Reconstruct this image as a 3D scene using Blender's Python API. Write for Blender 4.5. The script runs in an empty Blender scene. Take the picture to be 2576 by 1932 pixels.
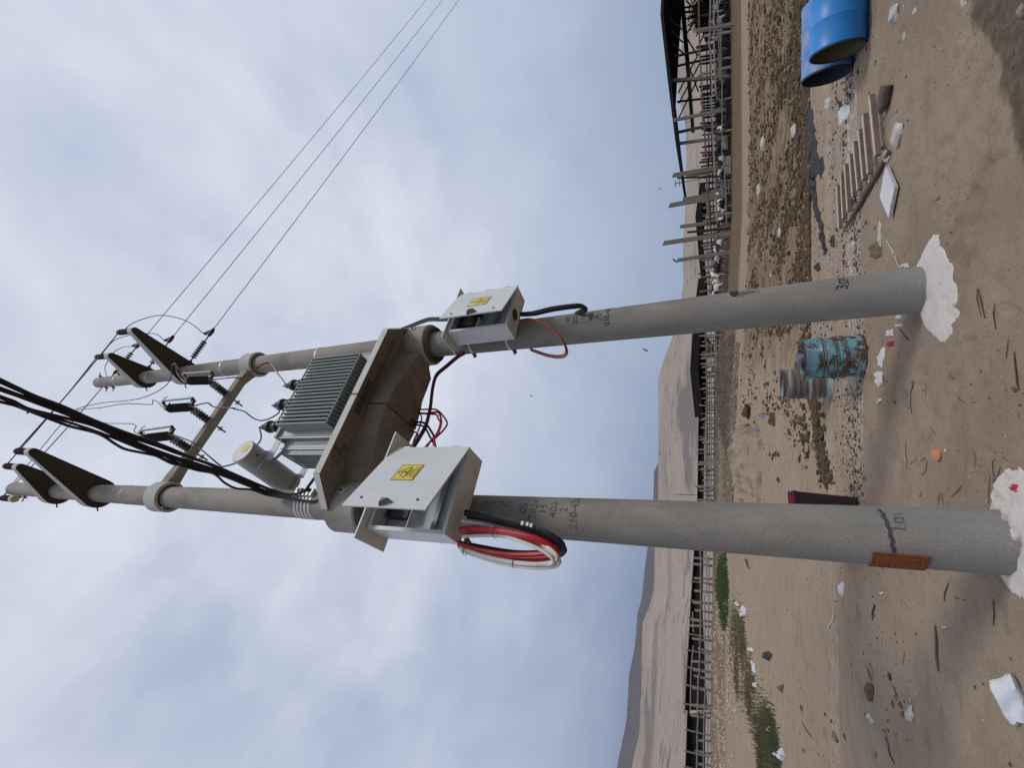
import bpy, bmesh, math, random
import numpy as np
from mathutils import Vector, Matrix, noise
random.seed(7)
SC = bpy.context.scene
COL = SC.collection
# ------------------------------------------------------------------ camera
F_PX, PITCH, ROLL, EYE = 1161.0, .4102, -.0245, 1.724
FW = Vector((0, math.cos(PITCH), math.sin(PITCH)))
_up = Vector((0, -math.sin(PITCH), math.cos(PITCH))); _rt = Vector((1, 0, 0))
RT = _rt*math.cos(ROLL) + _up*math.sin(ROLL)
UP = -_rt*math.sin(ROLL) + _up*math.cos(ROLL)
CAM = Vector((0, 0, EYE))
cd = bpy.data.cameras.new('camera'); cam = bpy.data.objects.new('camera', cd); COL.objects.link(cam)
cd.sensor_width = 36; cd.lens = 36*F_PX/2576; cd.clip_end = 5000; cd.clip_start = .05
mx = Matrix((( -UP.x, RT.x, -FW.x, 0), (-UP.y, RT.y, -FW.y, 0), (-UP.z, RT.z, -FW.z, EYE), (0, 0, 0, 1)))
cam.matrix_world = mx                    # the phone was held on its side: the picture's left is the sky
SC.camera = cam
# ------------------------------------------------------------------ sky and sun
SUN_EL, SUN_AZ = math.radians(52), math.radians(128)      # azimuth clockwise from +Y
w = bpy.data.worlds.new('World'); SC.world = w; w.use_nodes = True
nt = w.node_tree; nt.nodes.clear()
def N(t, **kw):
    n = nt.nodes.new(t)
    for k, v in kw.items(): setattr(n, k, v)
    return n
out = N('ShaderNodeOutputWorld'); bg = N('ShaderNodeBackground'); bg.inputs[1].default_value = .1
sky = N('ShaderNodeTexSky', sky_type='NISHITA', sun_disc=False); sky.sun_elevation = SUN_EL; sky.sun_rotation = SUN_AZ
sky.air_density = 1.6; sky.dust_density = 1.0; sky.ozone_density = 2.0
tc = N('ShaderNodeTexCoord'); sep = N('ShaderNodeSeparateXYZ'); nt.links.new(tc.outputs['Generated'], sep.inputs[0])
SKYOFF = (-.8, -8.5, -4.9)
def noi(scale, det, dist, sc3):
    m = N('ShaderNodeMapping'); m.inputs['Scale'].default_value = sc3; m.inputs['Location'].default_value = SKYOFF
    nt.links.new(tc.outputs['Generated'], m.inputs[0])
    n = N('ShaderNodeTexNoise'); n.inputs['Scale'].default_value = scale; n.inputs['Detail'].default_value = det
    n.inputs['Roughness'].default_value = .55; n.inputs['Distortion'].default_value = dist
    nt.links.new(m.outputs[0], n.inputs['Vector']); return n
n1 = noi(1.8, 4, .3, (1, 1, 1.4)); n2 = noi(5.0, 4, .3, (1, 1, 1.8))
def math_(op, a, b=None, c=None):
    m = N('ShaderNodeMath', operation=op)
    for i, v in enumerate((a, b, c)):
        if v is None: continue
        if isinstance(v, (int, float)): m.inputs[i].default_value = v
        else: nt.links.new(v, m.inputs[i])
    return m.outputs[0]
def ramp_(fac, stops):
    r = N('ShaderNodeValToRGB'); e = r.color_ramp.elements
    while len(e) > 1: e.remove(e[-1])
    e[0].position = stops[0][0]; e[0].color = (*stops[0][1], 1)
    for p, c in stops[1:]:
        x = e.new(p); x.color = (*c, 1)
    nt.links.new(fac, r.inputs[0]); return r.outputs[0]
elev = sep.outputs['Z']
cl = math_('ADD', math_('MULTIPLY', n1.outputs[0], .74), math_('MULTIPLY', n2.outputs[0], .26))
cov = ramp_(cl, [(.30, (.0,)*3), (.62, (1,)*3)])
hor = ramp_(elev, [(0, (.05,)*3), (.12, (.22,)*3), (.34, (.66,)*3), (.6, (.96,)*3), (.8, (1,)*3)])
fac = math_('ADD', math_('MULTIPLY', math_('MULTIPLY', cov, .30), hor), math_('MULTIPLY', hor, .70))
cloudc = ramp_(cl, [(.34, (.55, .615, .745)), (.5, (.66, .705, .815)), (.66, (.74, .775, .87))])
cb = N('ShaderNodeMix', data_type='RGBA', blend_type='MULTIPLY'); cb.inputs[0].default_value = 1
nt.links.new(cloudc, cb.inputs[6]); cb.inputs[7].default_value = (10, 10, 10, 1)
blue = N('ShaderNodeMix', data_type='RGBA', blend_type='MULTIPLY'); blue.inputs[0].default_value = 1
nt.links.new(sky.outputs[0], blue.inputs[6]); blue.inputs[7].default_value = (.85, 1.0, 1.15, 1)
lowb = N('ShaderNodeMix', data_type='RGBA'); nt.links.new(ramp_(elev, [(0, (.97,)*3), (.25, (.9,)*3), (.5, (.5,)*3), (.8, (.1,)*3)]), lowb.inputs[0]); nt.links.new(blue.outputs[2], lowb.inputs[6]); hz2 = N('ShaderNodeMix', data_type='RGBA'); nt.links.new(ramp_(math_('ADD', math_('MULTIPLY', sep.outputs['X'], .5), .5), [(.25, (1,)*3), (.55, (0,)*3)]), hz2.inputs[0]); hz2.inputs[6].default_value = (2.75, 3.55, 5.1, 1); hz2.inputs[7].default_value = (.8, 1.35, 2.9, 1); nt.links.new(hz2.outputs[2], lowb.inputs[7])
mxr = N('ShaderNodeMix', data_type='RGBA'); nt.links.new(fac, mxr.inputs[0])
nt.links.new(lowb.outputs[2], mxr.inputs[6]); nt.links.new(cb.outputs[2], mxr.inputs[7])
nt.links.new(mxr.outputs[2], bg.inputs[0]); nt.links.new(bg.outputs[0], out.inputs[0])
sl = bpy.data.lights.new('sun', 'SUN'); sl.energy = 1.5; sl.angle = math.radians(13); sl.color = (1, .95, .88)
so = bpy.data.objects.new('sun', sl); COL.objects.link(so)
sd = Vector((math.sin(SUN_AZ)*math.cos(SUN_EL), math.cos(SUN_AZ)*math.cos(SUN_EL), math.sin(SUN_EL)))
so.rotation_euler = sd.to_track_quat('Z', 'Y').to_euler(); so.location = (0, 0, 40)
SC.view_settings.view_transform = 'Standard'; SC.view_settings.look = 'None'
SC.view_settings.exposure = 0; SC.view_settings.gamma = 1; SC.view_settings.use_curve_mapping = False

# ------------------------------------------------------------------ measuring helpers (survey of the site from the photograph)
N0 = Vector((-1.105, 4.01, 0)); F0 = Vector((.756, 5.26, 0))
LN = Vector((-.0394, -.0081, 1)); LF = Vector((-.0387, .0084, 1))
AX = (F0-N0); W = AX.length; AX = AX/W; BX = Vector((AX.y, -AX.x, 0))      # AX: near pole to far pole, BX: towards the viewer's side
ZX = ((LN+LF)/2).normalized()
def loc(s, k, z):
    t = s/W
    return (N0+LN*z)*(1-t) + (F0+LF*z)*t + BX*k
def ray(sx, sy): return RT*((966-sy)/F_PX) + UP*((1288-sx)/F_PX) + FW
def atz(sx, sy, z): d = ray(sx, sy); return CAM + d*((z-EYE)/d.z)
def aty(sx, sy, y): d = ray(sx, sy); return CAM + d*(y/d.y)
def pr(P):
    d = P-CAM; z = d.dot(FW); return 1288-F_PX*d.dot(UP)/z, 966-F_PX*d.dot(RT)/z
def atk(sx, sy, k):
    s, z = 1.0, 6.0
    for _ in range(12):
        a = pr(loc(s, k, z)); b_ = pr(loc(s+1e-3, k, z)); c = pr(loc(s, k, z+1e-3))
        j = np.array([[b_[0]-a[0], c[0]-a[0]], [b_[1]-a[1], c[1]-a[1]]])/1e-3
        d = np.linalg.solve(j, [sx-a[0], sy-a[1]]); s += d[0]; z += d[1]
    return loc(s, k, z)
def smooth(a, b, x):
    t = max(0, min(1, (x-a)/(b-a))); return t*t*(3-2*t)
AZT = [(-1.6, 3.6), (-.9, 3.1), (-.6, 2.65), (-.12, 1.6), (.32, -.2), (.72, -.6), (1.6, -1.2)]
def interp(tab, x):
    if x <= tab[0][0]: return tab[0][1]
    for (a, b), (c, d) in zip(tab, tab[1:]):
        if x <= c: return b+(d-b)*(x-a)/(c-a)
    return tab[-1][1]
def terr(x, y):
    if y <= 5: return 0
    t = max(0, min(1, (y-7)/45)); t = t if t > .1 else t*t*5+.05 if False else t
    return t*interp(AZT, x/max(y, 1))
def gp(sx, sy, dz=0):                    # first place where the sight line meets the ground
    d = ray(sx, sy); d = d/d.y; y = .5; st = .25
    P = CAM+d*y
    while y < 70:
        P2 = CAM+d*(y+st)
        if P2.z <= terr(P2.x, P2.y):
            lo, hi = y, y+st
            for _ in range(25):
                m_ = (lo+hi)/2; P = CAM+d*m_
                if P.z <= terr(P.x, P.y): hi = m_
                else: lo = m_
            P.z = terr(P.x, P.y)+dz; return P
        y += st; st = max(.25, y*.02)
    P = CAM+d*50; P.z = terr(P.x, P.y)+dz; return P
def crop(ox, oy, sc):
    return lambda x, y: (ox+x/sc, oy+y/sc)
C2 = crop(200, 650, 3.318); C3 = crop(0, 950, 3.16); C4 = crop(500, 800, 3.318)
CA = crop(560, 820, 5.53); CB = crop(560, 1080, 7.373); CC = crop(380, 880, 5.53)
CG = crop(760, 1080, 4.424); CH = crop(950, 650, 3.687); CK = crop(1000, 1000, 11.85); CL = crop(750, 1050, 3.16)

# ------------------------------------------------------------------ materials
MATS = {}
def mat(name, col, rough=.8, var=.12, scale=8, metal=0, bump=0, bscale=60, spots=None, stretch=(1, 1, 1), spec=.4, det=6, zmix=None):
    if name in MATS: return MATS[name]
    m = bpy.data.materials.new(name); m.use_nodes = True; t = m.node_tree; nd = t.nodes; L = t.links
    b = nd['Principled BSDF']; b.inputs['Roughness'].default_value = rough; b.inputs['Metallic'].default_value = metal
    b.inputs['Specular IOR Level'].default_value = spec
    tcn = nd.new('ShaderNodeTexCoord'); mp = nd.new('ShaderNodeMapping'); mp.inputs['Scale'].default_value = stretch
    L.new(tcn.outputs['Object'], mp.inputs[0])
    n = nd.new('ShaderNodeTexNoise'); n.inputs['Scale'].default_value = scale; n.inputs['Detail'].default_value = det; n.inputs['Roughness'].default_value = .62
    L.new(mp.outputs[0], n.inputs['Vector'])
    r = nd.new('ShaderNodeValToRGB'); e = r.color_ramp.elements
    e[0].position = .3; e[1].position = .7
    e[0].color = (*[c*(1-var) for c in col], 1); e[1].color = (*[min(1, c*(1+var)) for c in col], 1)
    L.new(n.outputs[0], r.inputs[0]); cur = r.outputs[0]
    if zmix:                                   # paler concrete colour higher up, with an uneven boundary
        sx_ = nd.new('ShaderNodeSeparateXYZ'); L.new(tcn.outputs['Object'], sx_.inputs[0])
        ad = nd.new('ShaderNodeMath'); ad.operation = 'MULTIPLY_ADD'; L.new(n.outputs[0], ad.inputs[0]); ad.inputs[1].default_value = 2.5; L.new(sx_.outputs['Z'], ad.inputs[2])
        mr = nd.new('ShaderNodeMapRange'); L.new(ad.outputs[0], mr.inputs[0]); mr.inputs[1].default_value = zmix[1]; mr.inputs[2].default_value = zmix[2]
        mz = nd.new('ShaderNodeMix'); mz.data_type = 'RGBA'; L.new(mr.outputs[0], mz.inputs[0]); L.new(cur, mz.inputs[6]); mz.inputs[7].default_value = (*zmix[0], 1); cur = mz.outputs[2]
    for sp in (spots or []):
        c2, sc2, lo, hi = sp[:4]; st2 = sp[4] if len(sp) > 4 else (1, 1, 1)
        mp2 = nd.new('ShaderNodeMapping'); mp2.inputs['Scale'].default_value = st2; mp2.inputs['Location'].default_value = (sc2*.37, 1.3, 2.1)
        L.new(tcn.outputs['Object'], mp2.inputs[0])
        n2_ = nd.new('ShaderNodeTexNoise'); n2_.inputs['Scale'].default_value = sc2; n2_.inputs['Detail'].default_value = 12 if len(sp) > 5 else 5; n2_.inputs['Roughness'].default_value = .78 if len(sp) > 5 else .65; n2_.inputs['Distortion'].default_value = .5 if len(sp) > 5 else 0
        L.new(mp2.outputs[0], n2_.inputs['Vector'])
        r2 = nd.new('ShaderNodeValToRGB'); r2.color_ramp.elements[0].position = lo; r2.color_ramp.elements[1].position = hi
        r2.color_ramp.elements[0].color = (0, 0, 0, 1); r2.color_ramp.elements[1].color = (1, 1, 1, 1)
        L.new(n2_.outputs[0], r2.inputs[0])
        mm = nd.new('ShaderNodeMix'); mm.data_type = 'RGBA'; L.new(r2.outputs[0], mm.inputs[0]); L.new(cur, mm.inputs[6]); mm.inputs[7].default_value = (*c2, 1)
        cur = mm.outputs[2]
    L.new(cur, b.inputs['Base Color'])
    if bump:
        n3 = nd.new('ShaderNodeTexNoise'); n3.inputs['Scale'].default_value = bscale; n3.inputs['Detail'].default_value = 5
        L.new(mp.outputs[0], n3.inputs['Vector'])
        bp = nd.new('ShaderNodeBump'); bp.inputs['Strength'].default_value = bump; bp.inputs['Distance'].default_value = .02
        L.new(n3.outputs[0], bp.inputs['Height']); L.new(bp.outputs[0], b.inputs['Normal'])
    MATS[name] = m; return m
CONC = mat('pole_concrete', (.265, .247, .220), .9, .18, 5, bump=.35, bscale=90, zmix=((.37, .34, .30), 3.5, 9.0), stretch=(1, 1, .45),
           spots=[((.15, .15, .14), 60, .64, .73), ((.235, .228, .21), 2.2, .48, .7, (1, 1, .25)), ((.40, .385, .355), 26, .64, .76), ((.17, .165, .15), 1.1, .52, .7, (1, 1, .5))])
CONC2 = mat('shaded_deck_concrete', (.17, .135, .10), .9, .12, 4, bump=.3, bscale=70, spots=[((.2, .17, .13), 3, .55, .8), ((.14, .12, .1), 70, .68, .76)])  # deck concrete darkened in colour for its shaded underside
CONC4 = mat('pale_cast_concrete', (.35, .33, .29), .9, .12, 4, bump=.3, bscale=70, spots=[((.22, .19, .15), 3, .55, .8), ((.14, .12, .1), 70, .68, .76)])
CONC3 = mat('shaded_concrete', (.075, .065, .05), .9, .18, 4, bump=.3, bscale=70, spots=[((.10, .085, .06), 3, .5, .75)])  # underside shade put into this dark concrete colour
CONCL = mat('pale_and_lit_concrete', (.50, .50, .48), .9, .1, 6, bump=.2, spots=[((.3, .29, .26), 20, .6, .75)])
INK = mat('black_marking', (.025, .025, .03), .8, .2, 30)
INK2 = mat('faded_marking', (.11, .103, .095), .9, .35, 50, spots=[((.25, .235, .21), 22, .50, .60)])
STEEL = mat('galvanised_steel', (.42, .43, .44), .42, .2, 20, metal=.55, bump=.1)
STRAPM = mat('steel_strap', (.62, .63, .65), .5, .08, 20, metal=.25)
GREYP = mat('grey_painted_tank', (.43, .45, .45), .45, .06, 5, spots=[((.30, .29, .26), 14, .66, .8)])
FINM = mat('grey_painted_fins', (.30, .335, .33), .5, .08, 6, spots=[((.26, .25, .22), 9, .6, .8)])
BOXM = mat('white_painted_sheet', (.66, .68, .685), .38, .04, 3, spots=[((.50, .48, .44), 7, .55, .8, (1, 1, .2)), ((.35, .30, .25), 30, .68, .74)])
DOORM = mat('door_enamel', (.70, .72, .72), .35, .03, 3, spots=[((.58, .58, .56), 9, .55, .8, (1, 1, .25)), ((.40, .36, .32), 40, .70, .75)])
INSB = mat('bluish_panel', (.60, .66, .71), .4, .03, 3)
YEL = mat('yellow_sticker', (.78, .60, .08), .5, .04, 20)
YEL2 = mat('pale_yellow_sticker', (.80, .68, .22), .5, .1, 30)
BLK = mat('black_polymer', (.022, .018, .02), .42, .3, 30)
PORC = mat('brown_grey_porcelain', (.085, .07, .08), .22, .2, 12, spec=.6)
SILR = mat('grey_silicone_shed', (.30, .31, .33), .35, .2, 20)
CABB = mat('black_cable', (.014, .013, .017), .5, .3, 30)
CABR = mat('red_cable', (.42, .018, .02), .42, .15, 10)
CABW = mat('white_cable', (.62, .60, .56), .5, .1, 10)
CABP = mat('dark_red_cable', (.12, .014, .03), .5, .3, 10)
CABC = mat('copper_brown_cable', (.20, .05, .03), .42, .2, 12)
WIRE = mat('bare_conductor', (.06, .055, .055), .5, .3, 40)
HW = mat('dark_hardware', (.09, .075, .085), .5, .3, 30, metal=.4)
RUSTP = mat('rust_plate', (.22, .055, .015), .7, .25, 14, spots=[((.07, .02, .01), 9, .5, .7), ((.38, .20, .08), 30, .66, .75)])

# ------------------------------------------------------------------ mesh builder
class MB:
    def __init__(s): s.v = []; s.f = []
    def add(s, vs, fs):
        o = len(s.v); s.v += [Vector(v) for v in vs]; s.f += [tuple(i+o for i in f) for f in fs]; return s
    def obox(s, c, x, y, z):            # centre and three half vectors
        c = Vector(c); P = []
        for i in (-1, 1):
            for j in (-1, 1):
                for k in (-1, 1): P.append(c+x*i+y*j+z*k)
        return s.add(P, [(0, 1, 3, 2), (4, 6, 7, 5), (0, 4, 5, 1), (2, 3, 7, 6), (0, 2, 6, 4), (1, 5, 7, 3)])
    def skz(s, s0, s1, k0, k1, z0, z1): # box in structure axes
        P = [loc(a, b, c) for a in (s0, s1) for b in (k0, k1) for c in (z0, z1)]
        return s.add(P, [(0, 1, 3, 2), (4, 6, 7, 5), (0, 4, 5, 1), (2, 3, 7, 6), (0, 2, 6, 4), (1, 5, 7, 3)])
    def tube(s, pts, r, n=8, cap=True):
        pts = [Vector(p) for p in pts]; m = len(pts)
        rs = r if isinstance(r, (list, tuple)) else [r]*m
        T = [(pts[min(i+1, m-1)]-pts[max(i-1, 0)]).normalized() for i in range(m)]
        u = T[0].cross(Vector((0, 0, 1)))
        if u.length < .05: u = T[0].cross(Vector((1, 0, 0)))
        u.normalize(); V = []
        for i in range(m):
            u = (u - T[i]*u.dot(T[i])).normalized(); w_ = T[i].cross(u)
            for j in range(n):
                a = 2*math.pi*j/n; V.append(pts[i]+(u*math.cos(a)+w_*math.sin(a))*rs[i])
        Fc = [(i*n+j, i*n+(j+1) % n, (i+1)*n+(j+1) % n, (i+1)*n+j) for i in range(m-1) for j in range(n)]
        if cap: Fc += [tuple(range(n-1, -1, -1)), tuple((m-1)*n+j for j in range(n))]
        return s.add(V, Fc)
    def lathe(s, a, b, prof, n=20, cap=True):   # profile: (t along a->b in metres, radius)
        a = Vector(a); d = (Vector(b)-a).normalized()
        u = d.cross(Vector((0, 0, 1)));
        if u.length < .05: u = d.cross(Vector((1, 0, 0)))
        u.normalize(); w_ = d.cross(u); V = []
        for t, r in prof:
            for j in range(n):
                g = 2*math.pi*j/n; V.append(a+d*t+(u*math.cos(g)+w_*math.sin(g))*r)
        m = len(prof)
        Fc = [(i*n+j, i*n+(j+1) % n, (i+1)*n+(j+1) % n, (i+1)*n+j) for i in range(m-1) for j in range(n)]
        if cap: Fc += [tuple(range(n-1, -1, -1)), tuple((m-1)*n+j for j in range(n))]
        return s.add(V, Fc)
    def prism(s, base, off):
        n = len(base); base = [Vector(b) for b in base]; top = [b+off for b in base]
        return s.add(base+top, [tuple(range(n-1, -1, -1)), tuple(range(n, 2*n))]+[(i, (i+1) % n, (i+1) % n+n, i+n) for i in range(n)])
    def build(s, name, m, parent=None, smooth_=False, bevel=0, label=None):
        me = bpy.data.meshes.new(name); org = parent.matrix_world.translation if parent else Vector()
        if parent:
            p = parent; org = Vector()
            while p: org = org+p.location; p = p.parent
        me.from_pydata([tuple(v-org) for v in s.v], [], s.f); me.materials.append(m)
        if smooth_:
            me.polygons.foreach_set('use_smooth', [True]*len(me.polygons))
            try: me.set_sharp_from_angle(angle=math.radians(40))
            except Exception: pass
        me.validate(); o = bpy.data.objects.new(name, me); COL.objects.link(o)
        bm = bmesh.new(); bm.from_mesh(me); bmesh.ops.recalc_face_normals(bm, faces=bm.faces); bm.to_mesh(me); bm.free()
        if parent: o.parent = parent
        if bevel:
            md = o.modifiers.new('bevel', 'BEVEL'); md.width = bevel; md.segments = 2; md.limit_method = 'ANGLE'
        if label: o['label'] = label
        return o
def thing(name, label, cat, at, group=None, kind=None):
    o = bpy.data.objects.new(name, None); COL.objects.link(o); o.location = Vector(at); o['label'] = label; o['category'] = cat
    if group: o['group'] = group
    if kind: o['kind'] = kind
    return o
def tag(o, label, cat, group=None, kind=None):
    if label: o['label'] = label
    if cat: o['category'] = cat
    if group: o['group'] = group
    if kind: o['kind'] = kind
    return o
def recentre(o):
    me = o.data; c = Vector(me.vertices[0].co)
    me.transform(Matrix.Translation(-c)); o.location = o.location+c; return o
def spl(pts, n=8):
    pts = [Vector(p) for p in pts]; R = []
    P = [pts[0]*2-pts[1]]+pts+[pts[-1]*2-pts[-2]]
    for i in range(1, len(P)-2):
        a, b, c, d = P[i-1:i+3]
        for j in range(n):
            t = j/n
            R.append(.5*((2*b)+(c-a)*t+(2*a-5*b+4*c-d)*t*t+(3*b-a-3*c+d)*t**3))
    R.append(pts[-1]); return R
def cable(name, pts, r, m, label, cat, group=None, n=7, sm=6):
    o = MB().tube(spl(pts, sm), r, n).build(name, m, None, True); recentre(o); return tag(o, label, cat, group)

# ------------------------------------------------------------------ text laid on a surface
def text_mesh(txt, size, fn, m, name, parent, align='CENTER', thick=.0, label=None, spacing=1.0):
    cu = bpy.data.curves.new('t', 'FONT'); cu.body = txt; cu.size = size; cu.align_x = align; cu.align_y = 'CENTER'; cu.resolution_u = 3
    cu.space_line = spacing
    to = bpy.data.objects.new('t', cu); COL.objects.link(to)
    bpy.context.view_layer.update()
    me = bpy.data.meshes.new_from_object(to.evaluated_get(bpy.context.evaluated_depsgraph_get()))
    bpy.data.objects.remove(to)
    bm = bmesh.new(); bm.from_mesh(me); bmesh.ops.triangulate(bm, faces=bm.faces)
    bmesh.ops.subdivide_edges(bm, edges=[e for e in bm.edges if e.calc_length() > size*.35], cuts=1)
    bm.to_mesh(me); bm.free()
    org = Vector(); p = parent
    while p: org = org+p.location; p = p.parent
    for v in me.vertices: v.co = fn(v.co.x, v.co.y)-org
    me.materials.clear(); me.materials.append(m)
    o = bpy.data.objects.new(name, me); COL.objects.link(o); o.parent = parent
    if label: o['label'] = label
    return o
#PART1
# ================================================================== the two poles
def prad(z): return .2055-.0075*z
POLES = {}
def pole_axis(w_, z): return (N0+LN*z) if w_ == 0 else (F0+LF*z)
def on_pole(w_, z, th, off=.004):
    A = pole_axis(w_, z); e1 = (CAM-A); e1.z = 0; e1.normalize(); e2 = Vector((-e1.y, e1.x, 0))
    return A+(e1*math.cos(th)+e2*math.sin(th))*(prad(z)+off)
def pole_z(w_, sx):
    lo, hi = 0.0, 13.3
    for _ in range(40):
        m_ = (lo+hi)/2
        if pr(pole_axis(w_, m_))[0] > sx: lo = m_
        else: hi = m_
    return lo
def ptext(w_, txt, z, th, size, m, name='marking', vertical=False, spacing=1.0, align='CENTER', label=None):
    def fn(x, y):
        if vertical: x, y = -y*-1*0+y, -x
        zz = z+y; return on_pole(w_, zz, th+x/prad(zz), .003)
    return text_mesh(txt, size, fn, m, name, POLES[w_], align, label=label, spacing=spacing)
def ppatch(w_, quads, m, name, off=.003, label=None):
    b = MB()
    for (t0, t1, z0, z1) in quads:
        nx_ = max(2, int(abs(t1-t0)/.08)+1); V = []
        for i in range(nx_+1):
            th = t0+(t1-t0)*i/nx_
            V += [on_pole(w_, z0, th, off), on_pole(w_, z1, th, off)]
        b.add(V, [(2*i, 2*i+2, 2*i+3, 2*i+1) for i in range(nx_)])
    return b.build(name, m, POLES[w_], False, label=label)
def band(w_, sx, hw=.012, m=None, name='metal_strap', off=.004, span=None):
    z = pole_z(w_, sx); A = pole_axis(w_, z); r = prad(z)+off
    b = MB(); d = (pole_axis(w_, z+1)-A).normalized()
    b.lathe(A-d*hw, A+d*hw, [(0, r-.003), (0, r), (2*hw, r), (2*hw, r-.003)], 40, False)
    return b.build(name, m or STRAPM, POLES[w_], True)
for w_, H, lab in ((0, 12.95, 'nearer of the two tall grey concrete poles, with the rust red plate near its foot'),
                   (1, 13.42, 'farther of the two tall grey concrete poles, with a black paint drip at mid height')):
    root = thing('concrete_pole', lab, 'pole', pole_axis(w_, 0), 'pair of concrete poles carrying the transformer'); POLES[w_] = root
    b = MB(); prof = []; A = pole_axis(w_, -.25); T = pole_axis(w_, H); Ln = (T-A).length
    for i in range(41): t = i/40; prof.append((Ln*t, prad(-.25+(H+.25)*t)))
    prof.append((Ln+.012, prad(H)-.012))
    b.lathe(A, T, prof, 56).build('shaft', CONC, root, True)
    # casting seam running up the side of the shaft
    for th0 in (-1.25, 1.9):
        b = MB(); P = []
        for i in range(60):
            z = .02+i*(H-.1)/59; j = .006*math.sin(i*.9)
            P.append((on_pole(w_, z, th0+j, .003), on_pole(w_, z, th0+.05+j, .004), on_pole(w_, z, th0+.09+j, .001)))
        V = [q for p_ in P for q in p_]; b.add(V, [(3*i+a, 3*i+a+1, 3*i+a+4, 3*i+a+3) for i in range(59) for a in (0, 1)])
        b.build('casting_seam', CONC, root, True)
ptext(1, '05\n2024\n15\n400\n2\n210-435', pole_z(1, 1486), .72, .082, INK, spacing=1.12)
ptext(1, '-', pole_z(1, 1532)-.01, -.02, .09, INK)
ptext(0, '05\n2024\n15\n400\n2\n210-435', pole_z(0, 1393), .40, .098, INK2, spacing=.95)
ptext(0, 'AGUNC', pole_z(0, 1266), .55, .085, INK2, vertical=True)
ptext(1, '3m', pole_z(1, 2107), .80, .13, INK); ppatch(1, [(.62, 1.0, pole_z(1, 2122)-.004, pole_z(1, 2122)+.004)], INK, 'marking')
ptext(0, '1m', pole_z(0, 2240), .50, .12, INK2); ppatch(0, [(.30, .72, pole_z(0, 2254)-.003, pole_z(0, 2254)+.003)], INK2, 'marking')
zl = pole_z(0, 2207)
PURP = mat('dark_chalk_line', (.07, .06, .085), .9, .5, 60)
V = []
for i in range(30):
    th = 1.05-.055*i; zz = zl-.035*(i/29)+.004*math.sin(i*1.1); V += [on_pole(0, zz-.011-.002*math.sin(i*2.3), th, .003), on_pole(0, zz+.011, th, .003)]
_b = MB(); _b.add(V, [(2*i, 2*i+2, 2*i+3, 2*i+1) for i in range(29)]); _b.build('marking', PURP, POLES[0])
zd = pole_z(1, 1848); random.seed(3)
ppatch(1, [(.95, 1.65, zd-.03, zd+.045), (.80, .95, zd-.01, zd+.03)] +
       [(a, a+.02, zd-.02-L_, zd) for a, L_ in ((.86, .10), (.74, .06), (.98, .16), (1.08, .2), (1.2, .12), (.9, .2))], INK, 'paint_drip', .0035)
# curved rusty plate on the near pole
z0, z1 = pole_z(0, 2309), pole_z(0, 2173)
V = []; b = MB()
for i in range(9):
    th = -.58-.95*i/8
    for (z, o) in ((z0, .004), (z1, .004), (z1, .012), (z0, .012)): V.append(on_pole(0, z, th, o))
b.add(V, [(4*i+a, 4*i+(a+1) % 4, 4*i+4+(a+1) % 4, 4*i+4+a) for i in range(8) for a in range(4)]+[(0, 1, 2, 3), (35, 34, 33, 32)])
pl_ = b.build('rusty_plate', RUSTP, POLES[0], False)
EMB = mat('plate_embossing', (.33, .13, .04), .7, .3, 20)
ppatch(0, [(-.70, -1.40, z0+.03, z0+.036), (-.70, -1.40, z1-.036, z1-.03), (-.70, -.72, z0+.03, z1-.03), (-.78, -1.38, (z0+z1)/2+.03, (z0+z1)/2+.036)], EMB, 'plate_relief', .0135)
for w_, sxs in ((1, (571, 811, 299, 381, 1192, 1285)), (0, ())):
    for sx in sxs: band(w_, sx)
for sx in (768, 776, 785, 794, 803): band(0, sx, .013)
band(0, 326, .006)
for w_, L_ in ((1, [(1187, -1.4), (1288, -1.4)]), ):   # strap buckles sticking out of the far pole
    for sx, th in L_:
        z = pole_z(w_, sx+6); P = on_pole(w_, z, -1.45, .02); Q = on_pole(w_, z, -1.45, .06)
        MB().tube([on_pole(w_, z, -1.45, -.01), P, Q], .012, 6).obox(P, AX*.012, BX*.03, Vector((0, 0, .02))).build('strap_buckle', HW, POLES[w_])

# ================================================================== crossarm with its two collars
def ring(b, c, d, ro, ri, h, n=36):
    c = Vector(c); b.lathe(c, c+d, [(0, ri), (0, ro-.012), (.012, ro), (h-.012, ro), (h, ro-.012), (h, ri), (0, ri)], n, False)
zc = 8.58
root = thing('crossarm', 'grey concrete crossarm collared between the two poles, carrying the three fuse cutouts', 'crossarm', loc(1.1, 0, zc))
for w_, z in ((0, 8.60), (1, 8.56)):
    A = pole_axis(w_, z); d = (pole_axis(w_, z+1)-A).normalized()
    b = MB(); ring(b, A, d, .205, .168, .27); b.build('collar', CONCL, root, True)
def sweep(path, hw, hh, up=ZX, side=None):
    b = MB(); P = [Vector(p) for p in path]; V = []
    for i, p in enumerate(P):
        T = (P[min(i+1, len(P)-1)]-P[max(i-1, 0)]).normalized(); sd_ = T.cross(up).normalized(); u2 = sd_.cross(T)
        w2 = hw[i] if isinstance(hw, (list, tuple)) else hw; h2 = hh[i] if isinstance(hh, (list, tuple)) else hh
        V += [p-sd_*w2-u2*h2, p+sd_*w2-u2*h2, p+sd_*w2+u2*h2, p-sd_*w2+u2*h2]
    n = len(P)
    b.add(V, [(4*i+a, 4*i+(a+1) % 4, 4*i+4+(a+1) % 4, 4*i+4+a) for i in range(n-1) for a in range(4)]+[(3, 2, 1, 0), (4*n-4, 4*n-3, 4*n-2, 4*n-1)])
    return b
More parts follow.
